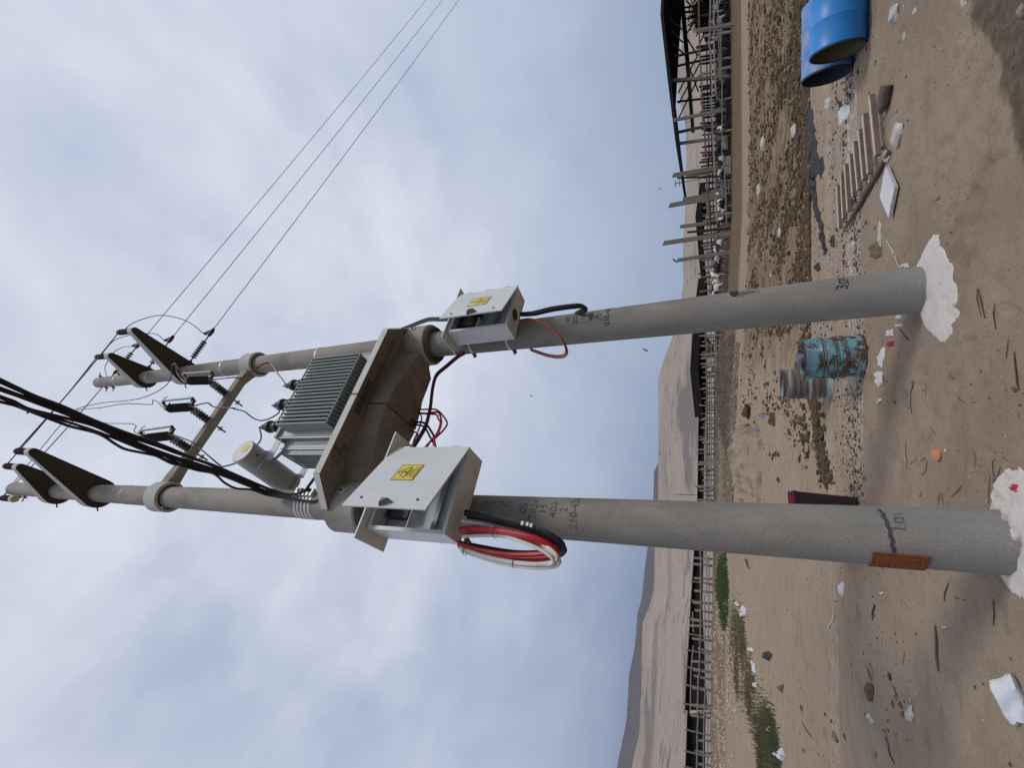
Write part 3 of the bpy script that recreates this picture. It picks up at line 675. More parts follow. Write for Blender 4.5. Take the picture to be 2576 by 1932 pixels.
# ================================================================== cables round the boxes
random.seed(11)
ORD = {1: ['only'], 2: ['left strand', 'right strand'], 3: ['left strand', 'middle strand', 'right strand'], 4: ['leftmost strand', 'second strand from the left', 'third strand from the left', 'rightmost strand'],
       5: ['leftmost strand', 'second strand from the left', 'middle strand', 'fourth strand from the left', 'rightmost strand']}
def bundle(base, n, r, m, labs, cat, grp, name, sp=.02, sw=0):
    offs = []
    for i in range(n):
        a = 2*math.pi*i/n+.4; offs.append((BX*math.cos(a)*sp+ZX*math.sin(a)*sp*.8+AX*math.sin(a+1)*sp*.5).dot(RT))
    rank = sorted(range(n), key=lambda q: offs[q]); full = labs
    for i in range(n):
        labs = full if n == 1 else full.replace('one', ORD[n][rank.index(i)], 1)
        a = 2*math.pi*i/n+.4; o = BX*math.cos(a)*sp+ZX*math.sin(a)*sp*.8+AX*math.sin(a+1)*sp*.5
        P = [p+o*(1+.5*math.sin(j*1.3+i*2)*sw) for j, p in enumerate(base)]
        cable(name, P, r, m, labs, cat, grp)
lo = [X(CL, 1345, 775, .36), X(CL, 1500, 800, .40), X(CL, 1700, 845, .46), X(CL, 1900, 905, .5), X(CL, 2040, 970, .5), X(CL, 2095, 1030, .44), X(CL, 2055, 1075, .36), X(CL, 1950, 1098, .28), X(CL, 1700, 1094, .24), X(CL, 1290, 1020, .2)]
bundle(lo, 5, .019, CABB, 'one of the thick black cables looping below the large switch box', 'cable', 'black loop cables under the large switch box', 'loop_cable', .034)
lo = [X(CL, 1300, 905, .36), X(CL, 1450, 905, .42), X(CL, 1650, 925, .48), X(CL, 1850, 965, .52), X(CL, 1980, 1015, .5), X(CL, 2050, 1065, .46), X(CL, 1990, 1098, .42), X(CL, 1850, 1112, .38), X(CL, 1650, 1106, .34), X(CL, 1450, 1070, .3), X(CL, 1290, 1025, .28)]
bundle(lo, 4, .020, CABR, 'one of the thick red cables looping below the large switch box', 'cable', 'red loop cables under the large switch box', 'loop_cable', .027)
lo = [X(CL, 1310, 838, .4), X(CL, 1500, 872, .36), X(CL, 1750, 940, .36), X(CL, 1950, 1025, .48), X(CL, 2060, 1110, .52), X(CL, 2040, 1165, .48), X(CL, 1900, 1182, .44), X(CL, 1700, 1165, .38), X(CL, 1500, 1120, .32), X(CL, 1290, 1048, .28)]
bundle(lo, 2, .016, CABW, 'one of the white cables looping down below the large switch box', 'cable', 'white loop cables under the large switch box', 'loop_cable', .018)
lo2 = [X(CL, 1310, 950, .4), X(CL, 1600, 945, .46), X(CL, 1800, 1000, .52), X(CL, 1960, 1075, .54), X(CL, 2030, 1140, .52), X(CL, 2000, 1172, .48), X(CL, 1880, 1170, .44), X(CL, 1700, 1150, .38), X(CL, 1500, 1108, .32), X(CL, 1290, 1044, .28)]
bundle(lo2, 1, .014, CABW, 'white cable on the inner side of the loop below the large switch box', 'cable', 'white loop cables under the large switch box', 'loop_cable', .004)
for i, (x, y) in enumerate(((745, 590), (855, 612), (942, 640))):
    P = atk(1230+x/8.85, 1250+y/8.85, .56); o = MB().obox(P, ZX*.011, AX*.014, BX*.008).build('cable_tag', mat('white_tag', (.75, .75, .72), .5, .05, 10), None); recentre(o)
    tag(o, ('upper', 'middle', 'lower')[i]+' one of three small white tags on the black loop cables', 'tag', 'white tags on the black loop cables')
TIE = mat('black_tie', (.02, .015, .02), .6, .1, 10)
for x, y, k, rr in ((1570, 915, .47, .050), (1330, 1062, .29, .04), (1718, 1160, .385, .036)):
    P = X(CL, x, y, k); d = (X(CL, x+60, y+12, k)-P).normalized()
    o = MB().lathe(P-d*.004, P+d*.004, [(0, rr), (.008, rr)], 16, False).build('cable_tie', TIE, None, True); recentre(o)
    tag(o, {1570: 'black tie around the red loop cables', 1330: 'black tie close under the box where the loop returns', 1718: 'black tie around the white cables at the foot of the loop'}[x], 'cable tie', 'cable ties on the loops')
P = X(CL, 1340, 965, .36); o = MB().tube([P, P+X(CL, 1365, 1000, .36)-P], .016, 8).obox(P, AX*.03, ZX*.012, BX*.02).build('cable_clamp', HW, None); recentre(o); tag(o, 'small dark clamp hanging under the large switch box inside the loop', 'clamp')
lo = [X(CH, 1330, 520, .34), X(CH, 1450, 512, .36), X(CH, 1620, 470, .38), X(CH, 1800, 442, .38), X(CH, 1890, 440, .36), X(CH, 1930, 475, .3), X(CH, 1880, 500, .22), X(CH, 1840, 520, .1)]
bundle(lo, 4, .015, CABB, 'one of black cables bowing out beside the farther pole', 'cable', 'black cables below the smaller switch box', 'loop_cable', .016, .5)
lo = [X(CH, 1320, 580, .30), X(CH, 1420, 570, .34), X(CH, 1540, 610, .38), X(CH, 1650, 685, .38), X(CH, 1730, 790, .34), X(CH, 1752, 870, .25), X(CH, 1710, 910, .1), X(CH, 1600, 905, 0), X(CH, 1500, 875, -.08), X(CH, 1420, 845, -.14)]
bundle(lo, 2, .013, CABC, 'one of two brown cables wrapping round the farther pole below its box', 'cable', 'brown cables below the smaller switch box', 'loop_cable', .010)
bundle([X(CH, 700, 560, .3), X(CH, 600, 565, .24), X(CH, 480, 568, .1), X(CH, 380, 600, -.05), X(CH, 320, 625, -.15), X(CH, 230, 660, -.25)], 3, .018, CABB, 'one of black cables from the smaller box up behind the platform', 'cable', 'black cables from the platform to the smaller box', 'feeder_cable', .016)
pth = [X(CH, 800, 880, .0), X(CH, 740, 915, -.1), X(CH, 640, 1000, -.2), X(CH, 550, 1080, -.28), X(CH, 515, 1180, -.3), X(CH, 495, 1330, -.3), X(CK, 1010, 60, -.3), X(CK, 970, 350, -.28), X(CK, 900, 650, -.2), X(CK, 820, 900, -.1), X(CK, 660, 1180, .05), X(CK, 470, 1480, .2), X(CK, 380, 1640, .3)]
bundle(pth, 2, .014, CABP, 'one of dark red cables hanging behind the platform between both boxes', 'cable', 'long cables hanging behind the platform', 'feeder_cable', .012)
LG = 'tangled leads between platform and large switch box'
for pts, r, m, l in (
    ([(600, 360), (730, 358), (1000, 350), (1120, 355), (1250, 430), (1400, 600), (1480, 760), (1440, 880), (1300, 1050), (1150, 1180), (1000, 1300), (830, 1480), (760, 1600)], .011, CABP, 'outermost dark red lead making a wide loop behind the platform'),
    ([(600, 460), (900, 475), (1080, 440), (1230, 455), (1300, 650), (1300, 800), (1240, 1000), (1180, 1150), (1100, 1250), (1130, 1480), (1150, 1640)], .013, CABR, 'bright red lead inside the wide loop behind the platform'),
    ([(600, 470), (900, 490), (1150, 510), (1220, 640), (1280, 740), (1250, 900), (1170, 1080), (1050, 1230), (950, 1350), (870, 1480), (800, 1600)], .012, CABR, 'second red lead crossing its neighbour above the large box'),
    ([(500, 760), (620, 740), (750, 745), (880, 830), (1000, 1000), (1080, 1150), (1100, 1300), (1130, 1480), (1150, 1600)], .014, CABB, 'black lead curving down to the upper edge of the large box'),
    ([(480, 830), (620, 820), (740, 850), (860, 960), (960, 1160), (1060, 1330), (1100, 1480), (1110, 1600)], .012, CABB, 'lower black lead just under its neighbour beside the platform'),
    ([(620, 420), (690, 520), (722, 620), (690, 780), (650, 900), (590, 1060), (500, 1250), (430, 1480), (400, 1600)], .009, CABB, 'thin dark lead bent round close to the platform edge'),
    ([(380, 980), (450, 1005), (560, 1050), (600, 1100), (590, 1180), (500, 1330), (440, 1480)], .009, CABP, 'thin short lead joining the feeder close to the platform')):
    n = len(pts); P = [X(CK, x, y, -.28+.5*i/(n-1)) for i, (x, y) in enumerate(pts)]
    cable('lead_wire', P, r, m, l, 'lead', LG)

# ================================================================== overhead black cables coming over the viewer
OG = 'heavy black overhead cables strapped to the nearer pole'
def over(pts, r, l, end):
    n = len(pts); P = []
    x0 = pts[0]; 
    for i, (x, y) in enumerate(pts):
        t = i/(n-1); P.append(X(C3, x, y, z=6.75-.38*t*t if False else 6.72-.30*t))
    first = P[0]+(P[0]-P[1])*6
    P = [first]+P+[atk(*CB(*q[:2]), q[2]) for q in end]
    cable('overhead_cable', P, r, CABB, l, 'cable', OG, 8)
eA = [(1700, 1345, .17), (1800, 1180, .10), (1840, 1080, -.05)]
eB = [(1250, 1212, .2), (1500, 1150, .2), (1620, 1020, .2), (1740, 850, .15), (1840, 700, .0)]
over([(0, 18), (140, 85), (280, 150), (500, 232), (760, 348), (1000, 440), (1290, 540), (1530, 640), (1700, 700), (2000, 830), (2150, 890)], .0165, 'topmost heavy overhead cable at the edge of the sky, thick and straight', eB)
over([(0, 36), (140, 98), (290, 165), (500, 250), (760, 370), (1000, 462), (1250, 545), (1400, 600), (1560, 650), (1760, 735), (2000, 850), (2150, 912)], .0125, 'second heavy overhead cable, twisted tightly under the topmost one', eA)
over([(0, 85), (150, 140), (300, 190), (560, 290), (800, 388), (1000, 480), (1250, 590), (1420, 655), (1540, 700), (1750, 770), (2000, 870), (2150, 925)], .0155, 'third heavy overhead cable, leaving a wedge of sky above it', eA)
over([(0, 100), (150, 152), (300, 208), (560, 306), (800, 402), (1000, 478), (1200, 560), (1400, 632), (1560, 680), (1750, 748), (2000, 862), (2150, 920)], .0105, 'fourth overhead cable, thin, wrapped against the third one', eA)
over([(0, 150), (110, 190), (230, 250), (450, 305), (740, 380), (950, 480), (1150, 570), (1300, 650), (1400, 690), (1560, 690), (1750, 760), (2000, 866), (2150, 930)], .0135, 'fifth overhead cable, spreading away from the others near the middle', eA)
over([(0, 192), (120, 222), (240, 268), (400, 330), (560, 388), (740, 432), (830, 470), (920, 530), (1000, 570), (1120, 596), (1250, 625), (1380, 680), (1560, 735), (1700, 765), (1790, 840), (1880, 882), (2000, 892), (2150, 940)], .012, 'lowest overhead cable, sagging in two loose bends', eA)
over([(0, 160), (120, 205), (260, 262), (420, 318), (600, 372), (800, 440), (1000, 520), (1150, 580), (1300, 622), (1440, 690), (1600, 728), (1760, 775), (1900, 830), (2060, 900), (2150, 935)], .011, 'sixth overhead cable, running between the fifth and the lowest', eA)
P = X(C3, 222, 270, z=6.7); o = MB().tube([P, X(C3, 218, 288, z=6.7)], .006, 6).build('tie_end', TIE); recentre(o); tag(o, 'tiny loose tie end under the lowest overhead cable', 'cable tie', 'cable ties on the overhead cables')
# bolts where the straps close
for sx in (768, 776, 785, 794, 803):
    z = pole_z(0, sx); P = on_pole(0, z, .62, .02)
    MB().obox(P, AX*.02, BX*.025, Vector((0, 0, .014))).build('strap_buckle', STRAPM, POLES[0])
for i in range(5):
    z = pole_z(0, 762+10*i); MB().obox(on_pole(0, z, .85, .03), AX*.03, BX*.02, Vector((0, 0, .012))).build('cable_grip', HW if i % 2 else STRAPM, POLES[0])
# ================================================================== the ground
random.seed(5)
FOOT = []
_r = random.Random(4)
for _i in range(230):
    _y = 2.4+7.2*_r.random()**1.1; _x = _r.uniform(-.85, .8)*_y
    FOOT.append((_x, _y, _r.uniform(-.6, .6)+(0 if _r.random() < .5 else 1.57), _r.uniform(.6, 1.1)))
CELL = {}
for q in FOOT:
    for i in (-1, 0, 1):
        for j in (-1, 0, 1): CELL.setdefault((int(q[0]//.4)+i, int(q[1]//.4)+j), []).append(q)
def gnoise(x, y):
    p = Vector((x, y, 0)); r = math.hypot(x, y)
    a = .020*noise.noise(p*.9)+.012*noise.noise(p*2.7+Vector((3, 1, 0)))+.006*noise.noise(p*7)
    a += .004*noise.noise(p*19)
    rb = smooth(9.6, 11, y)*smooth(-1.5, 1.5, x)*(1-smooth(24, 27, y))
    a += rb*(.05*noise.noise(p*1.6)+.03*noise.noise(p*5))
    # wheel ruts
    for yy, wd, dp in ((7.35, .16, .02), (8.5, .14, .018), (3.3, .12, .010), (5.55, .2, .015)):
        a -= dp*math.exp(-((y-yy-.25*noise.noise(Vector((x*.25, yy, 5))))/wd)**2)
    if r < 12:
        for (fx, fy, fa, k) in CELL.get((int(x//.4), int(y//.4)), ()):
            dx, dy = x-fx, y-fy; u = (dx*math.cos(fa)+dy*math.sin(fa))/(.13*k); v = (-dx*math.sin(fa)+dy*math.cos(fa))/(.05*k); q = u*u+v*v
            if q < 6: a += -.020*math.exp(-q*q*.8)+.008*math.exp(-(q-2.0)**2)
        a += .010*abs(noise.noise(Vector((x*5, y*3.2, 9))))
    return a*(1 if r < 60 else .3)
AN = [-math.pi/2+math.pi*2*0]; angs = []
a = -62
while a < 62: angs.append(a); a += .36
while a < 298: angs.append(a); a += 6
rad = [0.05, .5, 1.0, 1.5, 2.0]; r = 2.0
while r < 2500:
    r *= 1.0075 if r < 12 else 1.013 if r < 14 else (1.02 if r < 60 else 1.06); rad.append(r)
V = []; nA = len(angs)
for r in rad:
    for a in angs:
        x, y = r*math.sin(math.radians(a)), r*math.cos(math.radians(a))
        V.append((x, y, terr(x, y)+(gnoise(x, y) if 1.5 < r < 70 else 0)))
Fs = [(i*nA+j, i*nA+(j+1) % nA, (i+1)*nA+(j+1) % nA, (i+1)*nA+j) for i in range(len(rad)-1) for j in range(nA)]
Fs.append(tuple(range(nA-1, -1, -1)))
me = bpy.data.meshes.new('ground'); me.from_pydata(V, [], Fs); me.polygons.foreach_set('use_smooth', [True]*len(me.polygons))
ground = bpy.data.objects.new('ground', me); COL.objects.link(ground); ground['kind'] = 'structure'
gm = bpy.data.materials.new('dusty_ground'); gm.use_nodes = True; me.materials.append(gm)
nt = gm.node_tree; b = nt.nodes['Principled BSDF']; b.inputs['Roughness'].default_value = .95; b.inputs['Specular IOR Level'].default_value = .15
def GN(t, **kw):
    n = nt.nodes.new(t)
    for k, v in kw.items(): setattr(n, k, v)
    return n
geo = GN('ShaderNodeNewGeometry'); sp_ = GN('ShaderNodeSeparateXYZ'); nt.links.new(geo.outputs['Position'], sp_.inputs[0])
gx, gy = sp_.outputs['X'], sp_.outputs['Y']
def gm_(op, a, b_=None, c=None):
    m = GN('ShaderNodeMath', operation=op)
    for i, v in enumerate((a, b_, c)):
        if v is None: continue
        if isinstance(v, (int, float)): m.inputs[i].default_value = v
        else: nt.links.new(v, m.inputs[i])
    return m.outputs[0]
def gns(scale, st=(1, 1, 1), det=6, ro=.6, off=0):
    mp = GN('ShaderNodeMapping'); mp.inputs['Scale'].default_value = st; mp.inputs['Location'].default_value = (off, off*.7, 0)
    nt.links.new(geo.outputs['Position'], mp.inputs[0]); n = GN('ShaderNodeTexNoise'); n.inputs['Scale'].default_value = scale
    n.inputs['Detail'].default_value = det; n.inputs['Roughness'].default_value = ro; nt.links.new(mp.outputs[0], n.inputs['Vector']); return n.outputs[0]
def gst(v, lo, hi):
    m = GN('ShaderNodeMapRange', interpolation_type='SMOOTHSTEP'); nt.links.new(v, m.inputs[0]); m.inputs[1].default_value = lo; m.inputs[2].default_value = hi
    return m.outputs[0]
def gmix(f, a, c):
    m = GN('ShaderNodeMix', data_type='RGBA')
    if isinstance(f, (int, float)): m.inputs[0].default_value = f
    else: nt.links.new(f, m.inputs[0])
    for i, v in ((6, a), (7, c)):
        if isinstance(v, tuple): m.inputs[i].default_value = (*v, 1)
        else: nt.links.new(v, m.inputs[i])
    return m.outputs[2]
def mul(*a):
    r_ = a[0]
    for v in a[1:]: r_ = gm_('MULTIPLY', r_, v)
    return r_
nA_, nB_, nC_ = gns(.7), gns(3.1, off=4), gns(14, off=9)
wob = gm_('MULTIPLY', gm_('SUBTRACT', gns(1.3, off=2), .5), 1.4)
yw, xw = gm_('ADD', gy, wob), gm_('ADD', gx, gm_('MULTIPLY', wob, 3))
col = gmix(gst(nA_, .35, .65), (.215, .160, .115), (.265, .205, .150))
col = gmix(gm_('MULTIPLY', gst(gm_('ADD', gy, gm_('MULTIPLY', wob, 2)), 5.5, 9), .7), col, (.30, .225, .160))
col = gmix(mul(gst(nB_, .52, .7), .5), col, (.16, .125, .095))
col = gmix(mul(gst(gns(2.2, (.45, 2.2, 1), off=7), .56, .72), .45), col, (.14, .112, .09))
col = gmix(mul(gst(nC_, .60, .74), .35), col, (.12, .09, .065))
col = gmix(mul(gst(gns(60, off=3), .57, .66), .5), col, (.10, .08, .062))
col = gmix(mul(gst(gns(24, (1, .6, 1), off=33), .60, .66), gst(gns(1.6, off=41), .45, .6), .8), col, (.075, .052, .04))
col = gmix(mul(gst(gns(6, off=51), .55, .70), .35), col, (.30, .235, .18))
col = gmix(mul(gst(gns(45, off=13), .64, .72), .4), col, (.38, .32, .26))
# brown manure-strewn band beyond the first wheel track
band_ = mul(gst(gy, 10.05, 10.25), gm_('SUBTRACT', 1, gst(yw, 23.5, 26)), gst(xw, -.6, 2.0))
brn = gmix(gst(nB_, .4, .62), (.185, .128, .070), (.085, .052, .024))
brn = gmix(mul(gst(gns(9, off=6), .5, .62), .75), brn, (.055, .036, .02))
brn = gmix(mul(gst(gns(28, off=5), .58, .68), .7), brn, (.30, .23, .15))
col = gmix(mul(band_, gm_('ADD', .62, mul(gst(gns(.9, (.6, 1.6, 1), off=21), .42, .6), .38))), col, brn)
# pale beaten track further out
trk = mul(gst(yw, 24, 25.5), gm_('SUBTRACT', 1, gst(yw, 28.5, 31)))
col = gmix(mul(trk, .75), col, gmix(nB_, (.30, .235, .16), (.21, .15, .095)))
far_ = gst(yw, 29, 32); col = gmix(mul(far_, gst(gm_('DIVIDE', gx, gy), .02, .10)), col, gmix(gst(nB_, .4, .6), (.085, .058, .030), (.15, .105, .06)))
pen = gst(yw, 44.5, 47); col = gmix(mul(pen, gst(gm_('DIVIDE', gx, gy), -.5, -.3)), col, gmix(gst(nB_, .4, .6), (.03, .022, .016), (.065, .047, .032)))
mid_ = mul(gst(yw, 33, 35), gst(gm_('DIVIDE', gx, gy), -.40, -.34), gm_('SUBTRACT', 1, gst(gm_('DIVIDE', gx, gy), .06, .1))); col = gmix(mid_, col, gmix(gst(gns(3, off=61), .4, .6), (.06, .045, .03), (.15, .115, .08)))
lfar = mul(gst(yw, 29, 33), gst(gm_('DIVIDE', gx, gy), -.36, -.42)); col = gmix(lfar, col, gmix(gst(gns(2.5, off=8), .45, .6), (.155, .092, .052), (.21, .155, .10)))
# ashy straw litter strip
st1 = mul(gst(xw, -2.6, -1.2), gst(gy, 6.95, 7.15), gm_('SUBTRACT', 1, gst(gy, 8.1, 8.35)))
st2 = mul(gst(gy, 7.0, 7.1), gm_('SUBTRACT', 1, gst(gy, 7.55, 7.75)), gst(xw, -2.4, .6))
fl = gst(gns(7, (1, 3.0, 1), det=8, ro=.75, off=11), .48, .60)
col = gmix(mul(st1, fl, .55), col, (.36, .31, .27)); col = gmix(mul(st2, fl, .75), col, (.54, .48, .43))
col = gmix(mul(gst(gy, 8.4, 8.5), gm_('SUBTRACT', 1, gst(gy, 8.7, 8.95)), gst(gns(6, (1, 4, 1), det=7, off=71), .47, .6), .5), col, (.42, .36, .31))
col = gmix(mul(st1, gst(gns(11, (1, 3, 1), det=8, ro=.7, off=31), .57, .64), .6), col, (.075, .05, .035))
# damp dark soil at the very right, next to the viewer
q1, q2 = gp(2440, 0), gp(2574, 430); dx, dy = q2.x-q1.x, q2.y-q1.y; ln = math.hypot(dx, dy); nx_, ny_ = dy/ln, -dx/ln
if nx_*(-q1.x)+ny_*(-q1.y) < 0: nx_, ny_ = -nx_, -ny_
dd_ = gm_('ADD', gm_('ADD', gm_('MULTIPLY', gx, nx_), gm_('MULTIPLY', gy, ny_)), -(nx_*q1.x+ny_*q1.y))
dd_ = gm_('ADD', dd_, gm_('MULTIPLY', gm_('SUBTRACT', gns(2.4, off=17), .5), .5))
dmp = mul(gst(dd_, -.02, .06), gst(gm_('DIVIDE', gx, gm_('MAXIMUM', gy, .1)), .1, .2))
col = gmix(mul(dmp, .85), col, gmix(gst(nC_, .4, .6), (.055, .045, .028), (.10, .08, .055)))
nt.links.new(col, b.inputs['Base Color'])
bp = GN('ShaderNodeBump'); bp.inputs['Strength'].default_value = .6; bp.inputs['Distance'].default_value = .03
hh_ = gm_('ADD', gm_('ADD', gns(9, off=1, det=8), gm_('MULTIPLY', gns(45, off=1), .35)), gm_('MULTIPLY', gns(3, (.5, 1.6, 1), off=15), .8))
nt.links.new(hh_, bp.inputs['Height']); nt.links.new(bp.outputs[0], b.inputs['Normal'])
def gz(x, y): return terr(x, y)+gnoise(x, y)
def G(sx, sy, dz=0):
    p = gp(sx, sy); p.z = gz(p.x, p.y)+dz; return p

# ------------------------------------------------------------------ small shapes
ICO = None
def ico():
    global ICO
    if ICO is None:
        bm = bmesh.new(); bmesh.ops.create_icosphere(bm, subdivisions=1, radius=1)
        ICO0 = ([v.co.copy() for v in bm.verts], [tuple(v.index for v in f.verts) for f in bm.faces]); bm.free()
        bm = bmesh.new(); bmesh.ops.create_icosphere(bm, subdivisions=3, radius=1)
        ICO3 = ([v.co.copy() for v in bm.verts], [tuple(v.index for v in f.verts) for f in bm.faces]); bm.free()
        ICO = (ICO0, ICO3)
    return ICO
def lump(c, sx_, sy_, sz_, seed, rough=.25, fine=True, rot=0.0, mb=None, sink=.35):
    vs, fs = ico()[1 if fine else 0]; c = Vector(c); o = Vector((seed*3.1, seed*1.7, seed)); P = []
    cr, sr = math.cos(rot), math.sin(rot)
    for v in vs:
        k = 1+rough*noise.noise(v*1.3+o)*1.6+(rough*.5*noise.noise(v*3.5+o) if fine else 0)
        x, y, z = v.x*sx_*k, v.y*sy_*k, v.z*sz_*k
        if z < -sz_*sink: z = -sz_*sink
        P.append(c+Vector((x*cr-y*sr, x*sr+y*cr, z+sz_*sink*.6)))
    m = mb or MB(); m.add(P, fs); return m
STW = mat('pale_stone', (.42, .40, .37), .85, .12, 6, bump=.3, spots=[((.25, .21, .17), 6, .5, .8)])
STG = mat('grey_brown_stone', (.20, .165, .135), .9, .2, 8, bump=.3)
CLD = mat('dry_clod', (.075, .048, .027), .95, .35, 12, bump=.5)
CLD2 = mat('greenish_brown_clod', (.15, .115, .07), .95, .3, 9, bump=.5)
WPL = mat('crumpled_white_plastic', (.50, .49, .48), .5, .1, 10)
DPL = mat('crumpled_black_plastic', (.016, .017, .021), .62, .5, 12, bump=.4, bscale=20)
WOODD = mat('dark_weathered_wood', (.11, .075, .06), .85, .3, 12, stretch=(1, 1, 6), bump=.3)
TWG = mat('dry_twig', (.07, .042, .035), .85, .3, 30)
PINK = mat('terracotta_piece', (.46, .17, .09), .85, .15, 14)
def stone(sx, sy, w_, h_, m, lab, seed, name='stone', cat='stone', grp='loose stones on the ground', rot=0, hz_=.55, rough=.22):
    p = G(sx, sy); d = (p-CAM).dot(FW)/F_PX       # metres per photograph pixel there
    a, c_ = w_*d/2, h_*d/2/.45
    o = lump(p, a, max(min(c_, a*1.3), a*.5), a*hz_, seed, rough, True, rot).build(name, m, None, True); recentre(o)
    return tag(o, lab, cat, grp)
S = lambda x, y: (1850+x/3.017, 150+y/3.017)
for i, (x, y, w_, lab) in enumerate(((225, 630, 32, 'pale rounded stone on the brown rubble, largest of three in a row'), (185, 985, 27, 'pale stone on brown rubble, left of the biggest pale one'), (112, 1130, 34, 'dull grey boulder half sunk at the far edge of the rubble'),
        (460, 535, 30, 'cream coloured stone with a hollow, close to the black plastic strip'), (345, 1312, 26, 'pointed pale stone lying in the middle of the rubble'), (280, 1632, 14, 'small cream pebble close to the farther pole'), (105, 1290, 26, 'dusky grey stone at the far side of the rubble, beside a dark crack'), (515, 615, 14, 'small black stone between cream stone and black plastic'))):
    stone(*S(x, y), w_, w_*.6, (STW, STW, STG, STW, STW, STW, STG, TWG)[i], lab, 20+i)
S = lambda x, y: (1980+x/3.319, y/3.319)
for i, (x, y, w_, h_, m, lab, ro) in enumerate(((905, 110, 40, 22, STW, 'long pale stone in the foreground beneath the blue drums', -1.0), (955, 300, 18, 10, STW, 'small pale stone at the end of the long foreground stone', 0), (1055, 95, 15, 9, STW, 'cream pebble next to the long foreground stone', 0),
        (1480, 10, 30, 12, STW, 'flat white stone at the right edge of the picture', .3), (1960, 90, 34, 12, STG, 'dark green stained stone in the damp soil', .3),
        (925, 1130, 44, 34, STW, 'big whitish stone at the end of the slatted rack', .9), (850, 1300, 27, 22, STW, 'grey stone wedged against the second end of the slatted rack', 0), (710, 1500, 20, 17, STW, 'round grey stone on the beam of the slatted rack', 0), (640, 1650, 15, 12, STG, 'small stone on the far part of the rack beam', 0))):
    stone(*S(x, y), w_, h_, m, lab, 40+i, rot=ro)
S = lambda x, y: (1800+x/3.3175, 950+y/3.3175)
for i, (x, y, w_, h_) in enumerate(((285, 285, 34, 24), (285, 455, 40, 26), (490, 345, 30, 20), (710, 357, 22, 15), (850, 578, 26, 20), (865, 385, 26, 22), (895, 470, 30, 24), (340, 168, 9, 6), (848, 1490, 6, 4), (535, 858, 12, 8), (880, 230, 16, 12), (905, 310, 14, 10), (862, 500, 20, 14), (925, 420, 18, 12))):
    stone(*S(x, y), w_, h_, CLD2 if i in (3, 4) else CLD, ('rough brown clod, farthest of the pair behind the small teal drum', 'rough brown clod with a dark side, nearest of the far pair', 'upright brown clod alone in the middle of the sand', 'lighter brown clod between the lone clod and the row', 'round brown clod at the end of the row by the dark bin', 'tall brown clod at the far end of the row between drum and bin',
        'wide brown clod in the middle of the row between drum and bin', 'small brown clod far behind the row', 'tiny clod beside the track', 'small clod near the dark bin', 'brown clod touching the small teal drum side of the row', 'second small clod of the row by the teal drum', 'low brown clod in the row', 'flat brown clod at the near side of the row')[i], 60+i, 'clod', 'clod', 'clods of dried manure and earth', rough=.4, hz_=.75)
S = lambda x, y: (2000+x/3.118, 1400+y/3.118)
BRK = mat('brown_brick', (.12, .06, .045), .9, .25, 20); PNK = mat('pinkish_block', (.26, .17, .135), .9, .15, 14)
for i, (x, y, w_, h_, m, lab) in enumerate(((603, 915, 36, 22, PNK, 'pinkish broken block lying left of the nearer pole'), (608, 1070, 40, 18, BRK, 'dark brown broken brick beside the pinkish block'), (742, 945, 16, 13, DPL, 'small black lump below the pinkish block'), (778, 1075, 26, 20, PNK, 'flat tan fragment near the dark brick'),
        (765, 1165, 12, 10, BRK, 'first of two small dark brown stones by the tan fragment'), (825, 1168, 13, 11, BRK, 'second of two small dark brown stones, slightly nearer'), (835, 1240, 11, 9, BRK, 'small brown stone below the two dark ones'), (305, 1412, 22, 16, CLD2, 'olive brown clod towards the left edge'), (385, 1415, 11, 9, CLD, 'small brown clod beside the olive one'),
        (237, 1240, 8, 7, CLD, 'tiny clod alone left of the pole'), (290, 1298, 9, 8, CLD, 'tiny clod above the olive clod'), (565, 1255, 12, 8, BRK, 'small dark stone touching a white scrap'), (55, 1195, 12, 8, BRK, 'dark red scrap far left of the nearer pole'), (712, 1410, 22, 18, STG, 'mottled lump with a stick next to it, near the left edge'), (68, 1525, 9, 7, CLD, 'small dark clod at the left edge'), (432, 1505, 8, 6, PINK, 'orange chip at the left'), (630, 1560, 10, 8, BRK, 'brown crumb at the left edge'))):
    stone(*S(x, y), w_, h_, m, lab, 80+i, rough=.3)
stone(2250+450/4.147, 900+1010/4.147, 30, 20, PINK, 'orange broken brick piece on the sand right of the nearer pole', 101, 'brick_piece', 'brick')
stone(2250+540/4.147, 900+968/4.147, 7, 5, WPL, 'tiny white chip beside the orange brick piece', 102)
